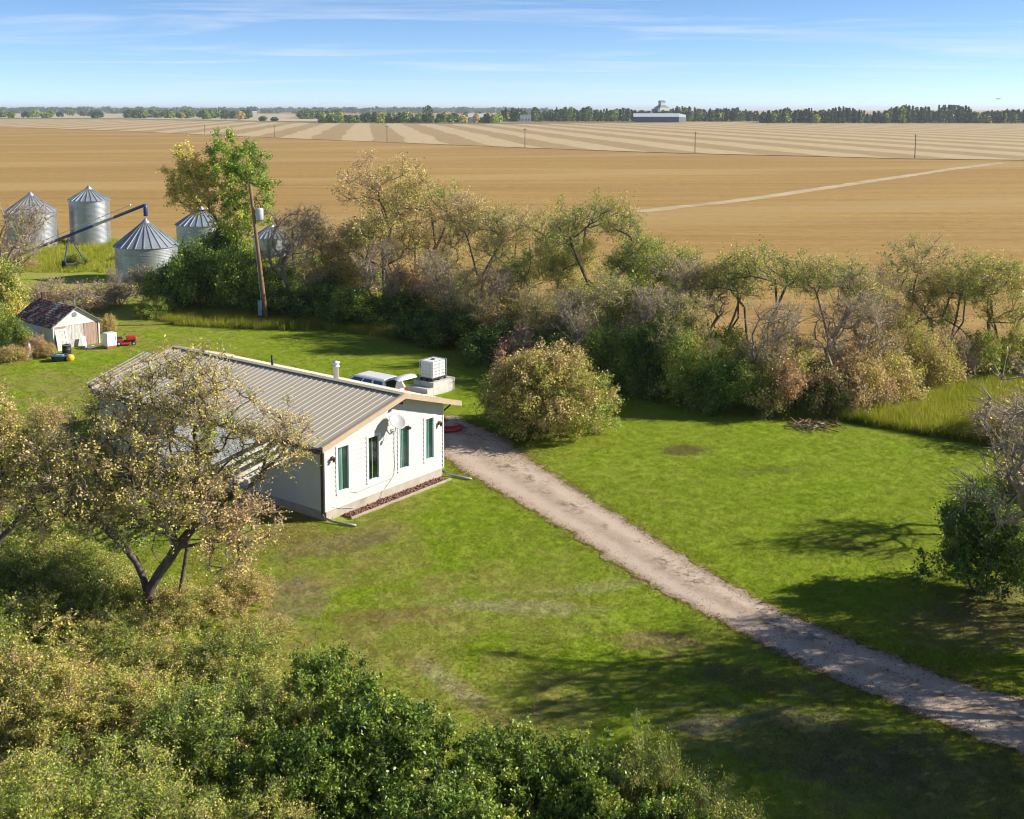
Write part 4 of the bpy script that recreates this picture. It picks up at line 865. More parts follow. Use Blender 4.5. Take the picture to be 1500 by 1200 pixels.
# trees and shrubs filling the left edge
le = plant_mesh('left_tree', rblobs(16, 12, 2.4, 3.0, 6.6, .62, .1, (.8, 1.3)), [stem(2.2, (.5, .2), seed=11), stem(2.2, (-.5, .2), seed=12)], 420, .32, 72, ntw=12, nleaf=9, lsize=.088, tlen=.6, rmax=.16, leafiness=.75, tjit=.08, jit=.07, twig='deadbark', tw_r=.007)
p = at(-10, 900); plant(le, 'edge_tree', p, 1.0, (.9, .9, 1.02), 'pinkish brown tree cut off by the left edge, beside the large forked tree', 'tree')
p = at(60, 760); plant(le, 'edge_tree', p, 3.6, (.62, .62, .62), 'smaller russet tree at the left, between the forked tree and the lawn', 'tree')
# foreground shrubs
def fshrub(seed, rad, h, tone, spread=.09, leaf='leaf', lsize=.085, npts=330, nleaf=10, ntw=8, leafiness=1., tlen=.42, slim=.55, n=26, twig='twig'):
    return plant_mesh('front_shrub', shrub_blobs(seed, n, rad, h, tone, spread), sstems(8, .6, seed), npts, .3, seed + 5, ntw=ntw, nleaf=nleaf, lsize=lsize, tlen=tlen, rmax=.05, rtip=.008, leaf=leaf, leafiness=leafiness, jit=.05, tw_r=.006, slim=slim, twig=twig)
fs_ol = fshrub(81, 3.0, 3.2, .43, .06, lsize=.07, npts=480, nleaf=15, slim=.4)
fs_dk = fshrub(82, 2.2, 2.8, .28, .06, 'gleaf', lsize=.10, npts=360, nleaf=11, tlen=.36)
fs_yl = fshrub(83, 2.2, 2.4, .47, .10, lsize=.08, npts=360, nleaf=11, leafiness=.85, slim=.45)
fs_lt = fshrub(84, 1.7, 2.4, .44, .06, lsize=.075, npts=280, nleaf=11, slim=.35)
for pr, x, yt, h, w_, rz, sh, lb in (
        (fs_ol, 110, 1110, 2.9, .95, 0, 0, 'wide olive-green shrub filling the bottom left corner'), (fs_ol, 270, 1165, 2.7, .9, 2, .03, 'olive-green shrub at the bottom edge, left of the dark glossy shrubs'), (fs_ol, -60, 1130, 3.3, 1.0, 4, -.03, 'olive shrub cut off by the bottom left corner'),
        (fs_dk, 470, 940, 2.5, .62, 0, .03, 'small dark green shrub nearest the dry front lawn'), (fs_dk, 545, 1000, 3.0, .92, 1.2, 0, 'large dark glossy shrub at bottom centre-left'), (fs_dk, 440, 1060, 2.7, .72, 2.2, -.02, 'dark glossy shrub behind the olive shrub at the bottom'), (fs_dk, 740, 1072, 2.5, .85, 3.1, .02, 'broad dark glossy shrub at the bottom edge, centre'), (fs_dk, 870, 1085, 2.5, .75, 4.0, .03, 'dark glossy shrub at the bottom edge beside the pale tapering shrub'),
        (fs_dk, 660, 1130, 2.6, .8, 5.0, .02, 'dark glossy shrub touching the bottom edge at the centre-left'),
        (fs_lt, 950, 1062, 2.9, .62, 0, 0, 'pale olive tapering shrub at the bottom, near the shaded lawn'), (fs_lt, 1050, 1140, 2.2, .75, 2.0, .0, 'pale yellow-green shrub at the bottom edge, right end of the row'), (fs_lt, 620, 1165, 2.0, .75, 3.0, .08, 'yellowish fine-leaved shrub among the dark ones at the bottom edge'), (fs_dk, 980, 1150, 2.2, .6, .4, .06, 'green shrub between two pale shrubs at the bottom edge'),
        (fs_yl, 180, 985, 1.5, .8, 0, .06, 'yellowing shrub at the foot of the large forked tree'), (fs_yl, 330, 930, 1.6, .8, 1.0, -.05, 'yellow-green shrub between the forked tree and the front lawn'), (fs_yl, 40, 960, 2.0, .9, 2.0, .10, 'golden brown shrub at the left edge below the pinkish tree'), (fs_yl, 120, 830, 2.0, .9, 3.0, -.04, 'olive-gold shrub left of the forked trunk'), (fs_yl, 20, 800, 2.4, .9, 4.0, -.06, 'yellow-green shrub at the left edge under the pinkish tree'),
        (fs_yl, 300, 1000, 2.2, .9, 5.0, -.10, 'olive shrub in the hollow behind the bottom left shrubs'), (fs_yl, 400, 1000, 2.0, .7, .5, -.06, 'brown-green shrub beside the small dark green shrub'), (fs_yl, 235, 945, 1.2, .8, 1.1, .04, 'low golden scrub just below the forked trunk'), (fs_yl, 20, 740, 2.0, 1.0, .7, -.05, 'yellow-green scrub at the left edge level with the shaded wall'), (fs_yl, 100, 800, 2.0, 1.0, 1.9, -.02, 'olive scrub under the left limbs of the forked tree'), (fs_yl, -20, 870, 2.6, 1.1, 2.9, .0, 'gold-olive scrub cut by the left edge, halfway down'), (fs_yl, 170, 840, 1.4, .8, .2, .0, 'leafy olive scrub directly behind the forked trunk'), (fs_yl, 330, 965, 1.4, .8, 2.1, .02, 'low gold-olive scrub at the corner of the front lawn'), (fs_yl, 165, 900, 1.5, .8, 3.1, .0, 'leafy gold scrub on the left of the forked trunk base'), (fs_yl, 380, 905, .8, .55, 3.9, .1, 'ankle-high tan scrub at the edge of the dry front lawn'), (fs_yl, 270, 860, 1.3, .7, 2.6, .1, 'tan leafy scrub right of the forked trunk'), (fs_yl, 350, 840, 1.1, .6, 1.6, .16, 'russet low scrub near the shaded wall of the bungalow'), (fs_yl, 110, 985, 1.6, .8, 4.4, .08, 'gold-green shrub beside the forked trunk, lower left')):
    q = at(x, yt, h * .92); hh = {id(fs_ol): 3.2, id(fs_dk): 2.8, id(fs_yl): 2.4, id(fs_lt): 2.4}[id(pr)]
    plant(pr, 'foreground_shrub', (q.x, q.y, 0), rz, (w_, w_, h / hh), lb, 'shrub', None, sh)
# right edge
p = at(1436, 868); rb = fshrub(91, 1.9, 3.2, .25, .06, lsize=.10, npts=320, nleaf=11)
plant(rb, 'leafy_shrub', p, 0, (1.0, 1.0, zat(p, 708) / 3.2), 'rounded green shrub standing alone at the right edge of the lawn', 'shrub')
p = at(1500, 800); plant(PR['C'], 'edge_tree', (p.x + 1.0, p.y + 1.5, 0), 1.4, (.62, .62, .66), 'bare branching tree at the right edge behind the rounded green shrub', 'tree')
p = at(1520, 720); plant(SH['o'], 'edge_shrub', p, 1.4, (.9, .9, .7), 'yellowing scrub at the right edge behind the rounded green shrub', 'shrub', None, .06)
p = at(1480, 650); plant(SH['t'], 'edge_shrub', p, .4, (1.25, 1.25, .75), 'grey leafless scrub at the right edge beside the tall grass', 'shrub')
# trees outside the frame on the right whose shade lies across the drive
for i, (x, y, k, s, rz) in enumerate(((16.4, 31.4, 'C', 1.0, 0), (18.2, 28.2, 'B', 1.05, 1), (16.4, 25.2, 'A', .95, 2), (21.5, 24.0, 'B', 1.1, 3), (23.0, 30.5, 'A', 1.1, 4), (19.6, 25.6, 'D', 1.0, 5), (18.6, 22.6, 'D', 1.0, 2.4), (17.0, 19.0, 'D', 1.0, 3.3), (26.0, 22.5, 'D', 1.2, 4.1), (21.0, 33.4, 'A', .9, 5.2), (24.5, 34.5, 'B', 1.0, .6), (27.0, 26.5, 'D', 1.15, 2.9))):
    plant(PR[k], 'shade_tree', (x, y, 0), rz, s, f'{ORD[i]} of the trees past the right edge that shade the drive', 'tree', 'trees shading the drive', .0)

# ------------------------------------------------------------------ power pole
p = at(391, 474); pole = empty('power_pole', p, 0, 'tall brown wooden power pole with a grey transformer behind the bungalow', 'power pole')
ph = zat(p, 270); lean_x = (at(367, 270, ph) - p).x if False else 0
tilt = -R(5.5); hx = ph * math.tan(tilt)
M['pole'] = pm('creosoted_pole', (.26, .145, .075), (.18, .095, .05), 3, .85, stretch=(4, 4, .3), c3=(.33, .24, .17), s3=.6)
MB().tube([(hx * k / 6, 0, ph * k / 6 - (.3 if k == 0 else 0)) for k in range(7)], [.17 - .06 * k / 6 for k in range(7)], 12).build('shaft', M['pole'], pole, True)
zt = ph * .79; xt = hx * .79
MB().lathe([(0, 0), (.26, 0), (.28, .03), (.28, .78), (.25, .84), (.10, .90), (0, .90)], 18, (xt + .46, -.05, zt - .45)).build('transformer', pm('transformer_grey', (.50, .53, .58), (.44, .47, .52), 2, .4), pole, True)
MB().box((xt + .18, 0, zt), (.22, .12, .12)).build('bracket', M['galv'], pole)
for s in (-.1, .1): MB().lathe([(.03, 0), (.06, .05), (.03, .10), (.06, .15), (.02, .22)], 10, (xt + .46 + s, -.05, zt + .42)).build('insulator', M['brown'], pole)
MB().lathe([(.03, 0), (.05, .05), (.03, .09), (.05, .14), (.02, .2)], 10, (hx, 0, ph)).build('insulator', M['brown'], pole)
MB().box((hx * .12 - .34, -.1, ph * .115), (.30, .16, 1.15)).build('meter_box', pm('blue_grey_box', (.25, .34, .42), (.2, .28, .36), 3, .5), pole, bevel=.02)
MB().tube([(hx * .17 - .2, -.1, ph * .17), (hx * .5 - .15, -.05, ph * .5), (xt - .1, 0, zt)], .02, 6).build('conduit', M['galv'], pole)

# ------------------------------------------------------------------ grain bins and auger
def binmat(name, a, b, rust=None):
    m, t, o = newmat(name); N = NT(t); co = N.n('ShaderNodeTexCoord').outputs['Object']
    n1 = N.noise(co, .8, 5, .6); n2 = N.noise(N.scalev(co, (3, 3, .4)), 1.2, 4, .6)
    c = N.mix(N.map(n1, .35, .65), c4(a), c4(b)); c = N.mix(N.math('MULTIPLY', N.map(n2, .5, .75), .45), c, c4(rust or tuple(x * .62 for x in a)))
    wv = N.n('ShaderNodeTexWave', {'Vector': co, 'Scale': 2.2}, bands_direction='Z').outputs['Fac']
    b_ = N.n('ShaderNodeBsdfPrincipled', {'Base Color': c, 'Roughness': .45, 'Metallic': .75})
    bn = N.n('ShaderNodeBump', {'Height': wv, 'Strength': .18, 'Distance': .04}); N.link(bn.outputs[0], b_.inputs['Normal']); N.link(b_.outputs[0], o.inputs[0]); return m
M['bin'] = binmat('bin_wall_steel', (.44, .46, .48), (.34, .36, .38), (.30, .27, .25)); M['binroof'] = pm('bin_roof_steel', (.40, .44, .46), (.33, .37, .40), 1.5, .45, .5)
def grain_bin(x, yb, r, eave, apex, label, seed):
    p = at(x, yb); e = empty('grain_bin', (p.x, p.y, 0), seed, label, 'grain bin', 'round steel grain bins')
    MB().lathe([(r, z_ * eave / 6) for z_ in range(7)], 48).build('wall', M['bin'], e, True)
    nr = max(3, int(eave / .82))
    for k in range(nr): MB().lathe([(r, -.03), (r + .018, -.02), (r + .018, .02), (r, .03)], 48, (0, 0, eave * (k + .02) / nr + .03)).build('seam', M['bin'], e)
    NS = 24; rise = apex - eave; ro = r + .16; ez = eave - .16 * rise / r
    a0, a1 = -math.pi / NS, math.pi / NS; ri = .34; rz_ = eave + rise * (1 - ri / r)
    vs = [(ri * math.cos(a0), ri * math.sin(a0), rz_), (ri * math.cos(a1), ri * math.sin(a1), rz_), (ro * math.cos(a1), ro * math.sin(a1), ez), (ro * math.cos(a0), ro * math.sin(a0), ez)]
    mb = MB().add(vs + [(v[0], v[1], v[2] - .02) for v in vs], [(0, 1, 2, 3), (7, 6, 5, 4), (0, 4, 5, 1), (2, 6, 7, 3), (1, 5, 6, 2), (0, 3, 7, 4)])
    for aa in (a0,):
        A_, B_ = Vector((ri * math.cos(aa), ri * math.sin(aa), rz_ + .03)), Vector((ro * math.cos(aa), ro * math.sin(aa), ez + .03)); mb.bar(A_, B_, .07, .075)
    me = mb.mesh('roof_panel', M['binroof'])
    for k in range(NS): link('roof_panel', me, e, rot=(0, 0, 2 * math.pi * k / NS))
    MB().lathe([(ri + .06, rz_ - .02), (ri + .02, rz_ + .16), (.16, rz_ + .26), (.16, rz_ + .40), (0, rz_ + .44)], 20).build('cap', M['galv'], e, True)
    MB().box((r + .03, 0, 1.1), (.08, .75, 1.5)).build('door', M['galv'], e)
    ld = MB()
    for s in (-.2, .2): ld.bar((0 + s, -r - .09, .5), (s, -r - .09, eave), .03, .03, (1, 0, 0))
    for k in range(int(eave / .4)): ld.bar((-.2, -r - .09, .7 + k * .38), (.2, -r - .09, .7 + k * .38), .02, .02)
    ld.build('ladder', M['galv'], e)
    return p
grain_bin(48, 362, 2.75, 4.3, 6.3, 'grain bin at the far left, half hidden by the bare tree', .5)
grain_bin(133, 357, 2.28, 5.35, 6.75, 'tall bright grain bin with a narrow body at the field edge', 1.4)
b3 = grain_bin(216, 408, 2.85, 3.3, 5.6, 'nearest grain bin with the auger spout over its ribbed cone roof', 2.2)
grain_bin(296, 380, 2.55, 3.9, 5.6, 'grain bin half hidden behind the green shrubs and tall tree', 3.1)
grain_bin(398, 378, 1.9, 2.4, 3.6, 'grain bin glimpsed between trees right of the power pole', 3.9)
top_ = Vector((b3.x, b3.y, 7.0)); foot = at(28, 374, .7)
au = empty('grain_auger', (foot.x, foot.y, 0), 0, 'long blue grain auger sloping up over the nearest grain bin', 'auger')
M['blue'] = pm('blue_auger_paint', (.035, .075, .24), (.03, .06, .18), 2, .45); M['whitesteel'] = pm('pale_worn_steel', (.62, .62, .60), (.45, .42, .40), 1.5, .5)
o0 = Vector((foot.x, foot.y, 0)); A_ = foot - o0; B_ = top_ - o0; D_ = B_ - A_
for f0, f1, mt, nm in ((0, .10, 'galv', 'intake'), (.10, .62, 'blue', 'tube'), (.62, .78, 'whitesteel', 'tube'), (.78, 1.0, 'blue', 'tube')): MB().tube([A_ + D_ * f0, A_ + D_ * f1], .15, 12).build(nm, M[mt], au, True)
MB().tube([B_ + Vector((0, 0, .1)), B_ + Vector((.05, 0, -.3)), B_ + Vector((.05, 0, -1.05))], [.22, .2, .2], 12).build('spout', M['blue'], au, True)
MB().bar(A_ + D_ * .2 + Vector((0, 0, .5)), A_ + D_ * .9 + Vector((0, 0, .55)), .05, .05).build('truss_cable', M['galv'], au)
ax = A_ + D_ * .42; ay_ = Vector((-D_.y, D_.x, 0)).normalized()
for s in (-1, 1):
    MB().bar(ax, Vector((ax.x, ax.y, .35)) + ay_ * s * 1.2 + D_ * .04, .09, .09).build('strut', M['blue'], au)
    c = Vector((ax.x, ax.y, .36)) + ay_ * s * 1.2 + D_ * .04
    wh = MB(); wh.lathe([(.12, -.09), (.30, -.10), (.36, -.05), (.36, .05), (.30, .10), (.12, .09)], 18); wh.build('wheel', M['tyre'], au, True, loc=c, rot=(0, R(90), math.atan2(ay_.y, ay_.x)))
MB().bar(Vector((ax.x, ax.y, .36)) + ay_ * 1.2 + D_ * .04, Vector((ax.x, ax.y, .36)) - ay_ * 1.2 + D_ * .04, .07, .07).build('axle', M['blue'], au)

# ------------------------------------------------------------------ weathered shed and the things beside it
SAng, SW, SL, SE, SA = R(48.3), 3.25, 5.2, 1.70, 2.80
shed = empty('weathered_shed', (-30.517, 73.903, 0), SAng, 'small weathered white shed with a peeling shingle roof', 'shed')
SM = Matrix.Translation(shed.location) @ Matrix.Rotation(SAng, 4, 'Z')
M['oldwhite'] = pm('peeling_white_boards', (.72, .70, .66), (.60, .57, .52), 1.5, .8, c3=(.40, .33, .27), s3=.9, lim3=(.58, .7))
M['pinkwood'] = pm('bare_pinkish_wood', (.42, .29, .21), (.33, .22, .155), 2.5, .85, stretch=(3, 3, .4), c3=(.24, .16, .12), s3=1.4)
M['flakewood'] = pm('flaking_door_wood', (.62, .61, .58), (.40, .36, .32), 5, .85, stretch=(3, 3, .5), c3=(.28, .23, .19), s3=3.)
fw = MB(); fw.hull([(0, 0, 1.55), (SW, 0, 1.55), (SW, 0, SE), (SW / 2, 0, SA - .06), (0, 0, SE)], [(0, .08, 1.55), (SW, .08, 1.55), (SW, .08, SE), (SW / 2, .08, SA - .06), (0, .08, SE)]); fw.build('gable', M['oldwhite'], shed)
for k in range(15):
    x0_ = .0 + k * SW / 15; dr_ = .75 <= x0_ < 2.05
    MB().box((x0_ + SW / 30, .04 + (.02 if dr_ else 0) + random.uniform(-.004, .004), .78), (SW / 15 - .012, .06, 1.5)).build('door_plank' if dr_ else 'plank', M['flakewood'] if dr_ else M['pinkwood'], shed)
for x in (.015, SW - .015): MB().box((x, .0, .85), (.10, .10, 1.68)).build('corner_board', M['oldwhite'], shed)
for x in (.0, SW): MB().box((x + (.04 if x == 0 else -.04), SL / 2 + .05, SE / 2), (.07, SL - .1, SE - .02)).build('side_wall', M['oldwhite'], shed)
bwm = MB(); bwm.hull([(0, SL, 0), (SW, SL, 0), (SW, SL, SE), (SW / 2, SL, SA - .06), (0, SL, SE)], [(0, SL - .08, 0), (SW, SL - .08, 0), (SW, SL - .08, SE), (SW / 2, SL - .08, SA - .06), (0, SL - .08, SE)]); bwm.build('back_wall', M['oldwhite'], shed)
M['shingle'] = pm('mossy_shingles', (.155, .075, .055), (.10, .055, .045), 2.2, .9, c3=(.30, .28, .27), s3=1.3, lim3=(.52, .62)); M['greyroof'] = pm('grey_roll_roofing', (.24, .245, .25), (.18, .185, .19), 2, .85, bump=.3)
sr = (SA - SE) / (SW / 2)
rd = MB()
for s in (0, 1):
    xa = -.22 if s == 0 else SW / 2; xb = SW / 2 if s == 0 else SW + .22
    zf = lambda x: SA - abs(x - SW / 2) * sr
    rd.hull([(xa, -.2, zf(xa) - .05), (xb, -.2, zf(xb) - .05), (xb, SL + .15, zf(xb) - .05), (xa, SL + .15, zf(xa) - .05)], [(xa, -.2, zf(xa)), (xb, -.2, zf(xb)), (xb, SL + .15, zf(xb)), (xa, SL + .15, zf(xa))])
rdo = rd.build('roof', M['greyroof'], shed)
sv, sf = [], []
for r_ in range(11):
    for k in range(26):
        if random.random() < .07: continue
        x = -.24 + r_ * .17; y = -.22 + k * .21 + (r_ % 2) * .1 + random.uniform(-.02, .02); z = SA - abs(x - SW / 2) * sr; dz = random.uniform(.01, .05); b = len(sv)
        x1 = min(x + .24, SW / 2); z1 = SA - abs(x1 - SW / 2) * sr + .012
        sv += [(x, y, z + dz), (x, y + .19, z + dz + random.uniform(-.01, .02)), (x1, y + .19, z1), (x1, y, z1)]; sf.append((b, b + 1, b + 2, b + 3))
o = link('shingles', fast_mesh('shingles', sv, sf, M['shingle']), rdo); o['kind'] = 'stuff'; o.modifiers.new('t', 'SOLIDIFY').thickness = .012
MB().tube([(SW / 2, .1, SA - .1), (SW / 2, .1, SA + .45)], .05, 8).build('vent_pipe', M['galv'], shed); MB().box((SW / 2, SL - .6, SA + .2), (.22, .22, .5)).build('chimney', M['brown'], shed)
q = MB(); q.lathe([(0, 0), (.17, 0), (.17, .03), (0, .03)], 16); q.build('gable_vent', M['greyroof'], shed, loc=(SW / 2 - .1, -.005, 2.25), rot=(R(90), 0, 0))
def sl_(x, y, z=0): return SM @ Vector((x, y, z))
ld = empty('leaning_door', sl_(.5, -.40), SAng, 'white panel door leaning on the front of the shed', 'door')
mt = Matrix.Rotation(R(-16), 3, 'X')
for c, d in (((-.33, 0, .72), (.12, .05, 1.44)), ((.33, 0, .72), (.12, .05, 1.44)), ((0, 0, 1.38), (.54, .05, .12)), ((0, 0, .7), (.54, .05, .12)), ((0, 0, .06), (.54, .05, .12))): MB().box(mt @ Vector(c), d, m=mt).build('rail', M['white'], ld)
MB().box(mt @ Vector((0, .01, .72)), (.54, .015, 1.3), m=mt).build('panel', M['flakewood'], ld)
bd = empty('leaning_board', sl_(1.95, -.45), SAng, 'short pale board leaning at the shed door', 'board'); MB().box(mt @ Vector((0, 0, .38)), (.30, .03, .76), m=mt).build('plank', M['white'], bd, bevel=.008)
bd = empty('flat_board', sl_(2.2, -1.0), SAng + .4, 'white sheet lying on the grass before the shed', 'board'); MB().box((0, 0, .05), (1.0, .6, .04)).build('plank', M['white'], bd, bevel=.01)
p = at(161, 510); fz = empty('old_freezer', p, SAng, 'white appliance with a red base right of the shed', 'appliance')
MB().box((0, 0, .62), (.72, .66, .90)).build('cabinet', M['white'], fz, bevel=.04); MB().box((0, 0, .10), (.66, .60, .14)).build('base', pm('faded_red_paint', (.42, .09, .06), (.3, .07, .05), 3, .6), fz); MB().box((-.05, -.345, .62), (.62, .03, .82)).build('door', M['hdpe'], fz, bevel=.012); MB().box((.22, -.375, .72), (.03, .04, .3)).build('handle', M['galv'], fz)
p = at(184, 506); mw = empty('riding_mower', p, R(20), 'red riding mower parked right of the white appliance', 'mower'); mw.scale = (.85, .85, .85)
MB().box((.45, 0, .58), (.78, .5, .36)).build('hood', M['red'], mw, bevel=.09); MB().box((-.45, 0, .48), (.62, .72, .2)).build('fender', M['red'], mw, bevel=.07); MB().box((.0, 0, .20), (.75, 1.05, .14)).build('mower_deck', M['red'], mw, bevel=.05); MB().box((.0, 0, .36), (1.5, .36, .12)).build('chassis', M['black'], mw)
st = MB(); st.box((-.45, 0, .63), (.42, .44, .10)); st.box((-.66, 0, .82), (.10, .44, .36)); st.build('seat', M['black'], mw, bevel=.03)
MB().lathe([(.15, -.012), (.18, 0), (.15, .012)], 18).build('steering_wheel', M['black'], mw, True, loc=(-.05, 0, .92), rot=(0, R(-35), 0)); MB().tube([(.1, 0, .6), (-.05, 0, .92)], .02, 6).build('steering_column', M['black'], mw)
for x, y, r_, w_ in ((-.5, .40, .25, .2), (-.5, -.40, .25, .2), (.62, .34, .18, .14), (.62, -.34, .18, .14)):
    wh = MB(); wh.lathe([(.08, -w_ / 2), (r_ * .85, -w_ / 2), (r_, -w_ / 4), (r_, w_ / 4), (r_ * .85, w_ / 2), (.08, w_ / 2)], 16); wq = wh.build('wheel', M['tyre'], mw, True, loc=(x, y, r_), rot=(R(90), 0, 0)); MB().lathe([(0, -w_ / 2 - .005), (.09, -w_ / 2 + .01), (.09, w_ / 2 - .01), (0, w_ / 2 + .005)], 10).build('rim', M['white'], wq)
p = at(87, 529); tb = empty('blue_tub', p, 0, 'dark blue plastic tub on the grass before the shed', 'tub')
MB().lathe([(0, .02), (.42, .02), (.50, .34), (.54, .36), (.54, .40), (.46, .40), (.40, .08), (0, .08)], 24).build('basin', pm('dark_blue_plastic', (.03, .07, .12), (.02, .05, .09), 3, .4), tb, True); MB().box((0, .1, .36), (.5, .3, .06)).build('lid', pm('pale_blue_plastic', (.2, .4, .5), (.16, .33, .42), 3, .4), tb, bevel=.02)
p = at(103, 529); yb_ = empty('yellow_pail', p, 0, 'bright yellow round pail on the grass before the shed', 'pail'); yb_.scale = (.8, .8, .8)
MB().lathe([(0, 0), (.20, 0), (.30, .12), (.33, .30), (.28, .46), (.14, .54), (0, .55)], 22).build('drum', pm('yellow_plastic', (.75, .47, .03), (.68, .42, .03), 3, .4), yb_, True); MB().tube([(-.28, 0, .4), (-.2, 0, .62), (0, 0, .68), (.2, 0, .62), (.28, 0, .4)], .012, 6).build('handle', M['galv'], yb_)
p = at(98, 519); tr_ = empty('dark_barrel', p, 0, 'dark metal barrel at the foot of the leaning door', 'barrel'); MB().lathe([(0, 0), (.28, 0), (.29, .02), (.28, .28), (.30, .30), (.28, .32), (.28, .62), (.29, .64), (.25, .64), (.25, .58), (0, .58)], 20).build('drum', M['black'], tr_, True); MB().lathe([(.25, .0), (.30, .0), (.30, .03), (.25, .03), (.25, 0)], 20, (0, 0, .63)).build('rim', M['galv'], tr_)
p = at(43, 526); po = empty('stone_post', p, .3, 'pale weathered post in the weeds left of the shed', 'post'); MB().tube([(0, 0, 0), (.02, 0, .5), (-.02, .03, 1.0)], [.13, .12, .09], 8).build('shaft', M['pale_concrete'], po); MB().lathe([(0, 0), (.10, 0), (.10, .03), (0, .05)], 10, (-.02, .03, 1.0)).build('top', M['greyroof'], po)

# ------------------------------------------------------------------ small things in the yard
p = at(1464, 567); fp = empty('fence_post', p, 0, 'lone leaning fence post in the tall grass at the right', 'post'); MB().tube([(0, 0, -.1), (.23, 0, .9), (.47, 0, 1.85)], [.065, .06, .055], 8).build('shaft', M['postwood'], fp); MB().tube([(.2, -.07, .8), (.24, .07, .95)], .01, 5).build('wire_staple', M['galv'], fp)
p = at(1195, 627); bp = empty('brush_pile', p, .1, 'low pile of red-brown brush on the lawn before the windbreak', 'brush pile')
for k in range(60):
    a = random.uniform(0, 6.28); r_ = random.uniform(0, 1); c = Vector((1.6 * r_ * math.cos(a), .8 * r_ * math.sin(a), .06 + .2 * (1 - r_))); d = Vector((random.uniform(-1, 1), random.uniform(-1, 1), random.uniform(-.2, .25))).normalized() * random.uniform(.25, .6)
    c.z = max(c.z, abs(d.z) + .04)
    MB().tube([c - d, c + Vector((0, 0, .03)), c + d], [.025, .022, .01], 5).build('branch', M['postwood'] if k % 3 else M['deadbark'], bp)

# ------------------------------------------------------------------ far things
M['navy'] = pm('navy_cladding', (.045, .07, .13), (.04, .06, .11), .2, .5); M['palesteel'] = pm('pale_steel_cladding', (.50, .54, .58), (.44, .48, .52), .2, .5); M['cream'] = pm('cream_cladding', (.70, .66, .55), (.62, .58, .48), .2, .6); M['slate'] = pm('slate_grey_cladding', (.20, .23, .25), (.16, .19, .21), .2, .6)
def far(x, y): q = at(x, y); return q, q.y / FOC
p, m_ = far(965, 179.3)
wa = empty('storage_shed', p, R(-6), 'long low navy storage shed with a pale roof on the horizon', 'building')
wl_, wd, wh_, wr_ = 74 * m_, 26.0, 7.0, 11.0
MB().box((-.06 * wl_, 0, wh_ / 2), (wl_ * .86, wd, wh_)).build('wall', M['navy'], wa)
r_ = MB(); x0_, x1_ = -.06 * wl_ - wl_ * .44, -.06 * wl_ + wl_ * .44
r_.hull([(x0_, -wd / 2 - .6, wh_ - .2), (x0_, 0, wr_), (x0_, wd / 2 + .6, wh_ - .2)], [(x1_, -wd / 2 - .6, wh_ - .2), (x1_, 0, wr_), (x1_, wd / 2 + .6, wh_ - .2)]); r_.build('roof', M['palesteel'], wa)
e_ = MB(); e_.hull([(x1_ + .1, -wd / 2, 0), (x1_ + .1, wd / 2, 0), (x1_ + .1, wd / 2, wh_), (x1_ + .1, 0, wr_), (x1_ + .1, -wd / 2, wh_)], [(x1_ + 9, -wd / 2 + 3, 0), (x1_ + 9, wd / 2 - 3, 0), (x1_ + 9, wd / 2 - 3, wh_ - 1), (x1_ + 9, 0, wr_ - 2), (x1_ + 9, -wd / 2 + 3, wh_ - 1)]); e_.build('end_bay', M['palesteel'], wa)
p, m_ = far(970, 178.0); p.y += 120; m_ = p.y / FOC; p.x = (968 - 750) * m_
el = empty('grain_elevator', p, R(28), 'cream and grey grain elevator rising above the far trees', 'grain elevator'); el.scale = (1.25, 1.25, 1.0); eh = zat(p, 150.5)
MB().box((0, 0, eh * .36), (13, 12, eh * .72)).build('tower', M['cream'], el)
r_ = MB(); r_.hull([(-6.5, -6, eh * .72), (6.5, -6, eh * .72), (6.5, 6, eh * .72), (-6.5, 6, eh * .72)], [(-3, -2.6, eh * .86), (3, -2.6, eh * .86), (3, 2.6, eh * .86), (-3, 2.6, eh * .86)]); r_.build('shoulder_roof', M['slate'], el)
MB().box((0, 0, eh * .95), (6, 5.2, eh * .18)).build('cupola', M['cream'], el); r_ = MB(); r_.hull([(-3.4, -3, eh * 1.04), (3.4, -3, eh * 1.04), (3.4, 3, eh * 1.04), (-3.4, 3, eh * 1.04)], [(-3.4, -.1, eh * 1.13), (3.4, -.1, eh * 1.13), (3.4, .1, eh * 1.13), (-3.4, .1, eh * 1.13)]); r_.build('cupola_roof', M['slate'], el)
MB().box((11.5, -1, eh * .27), (9, 9, eh * .54)).build('annex', M['cream'], el); MB().box((-8.1, 0, eh * .33), (3, 12.2, eh * .66)).build('painted_shade_side', M['slate'], el); MB().box((0, -6.05, eh * .12), (3.2, .2, 4.5)).build('door', M['navy'], el)  # dark grey block on the left paints the tower's shaded side
p, m_ = far(705, 179.5)
bn_ = empty('far_barn', p, R(4), 'white-roofed long barn on the horizon left of centre', 'building'); bn_.scale = (1.2, 1.2, 1.35); MB().box((0, 0, 2.4), (26, 11, 4.8)).build('wall', M['cream'], bn_); r_ = MB(); r_.hull([(-13.5, -6.2, 4.6), (-13.5, 0, 8), (-13.5, 6.2, 4.6)], [(13.5, -6.2, 4.6), (13.5, 0, 8), (13.5, 6.2, 4.6)]); r_.build('roof', M['palesteel'], bn_); MB().box((3, -5.6, 1.9), (4.5, .25, 3.8)).build('door', M['navy'], bn_)
for i, (x, h) in enumerate(((682, 11), (689, 9))):
    p, m_ = far(x, 179.4); b_ = empty('far_bin', p, 0, f'{("taller", "shorter")[i]} of two tiny steel bins beside the far barn', 'grain bin'); MB().lathe([(3.2, 0), (3.2, h * .75), (3.2, h * .76)], 20).build('wall', M['bin'], b_, True); MB().lathe([(3.5, h * .74), (.4, h), (0, h)], 20).build('roof', M['binroof'], b_)
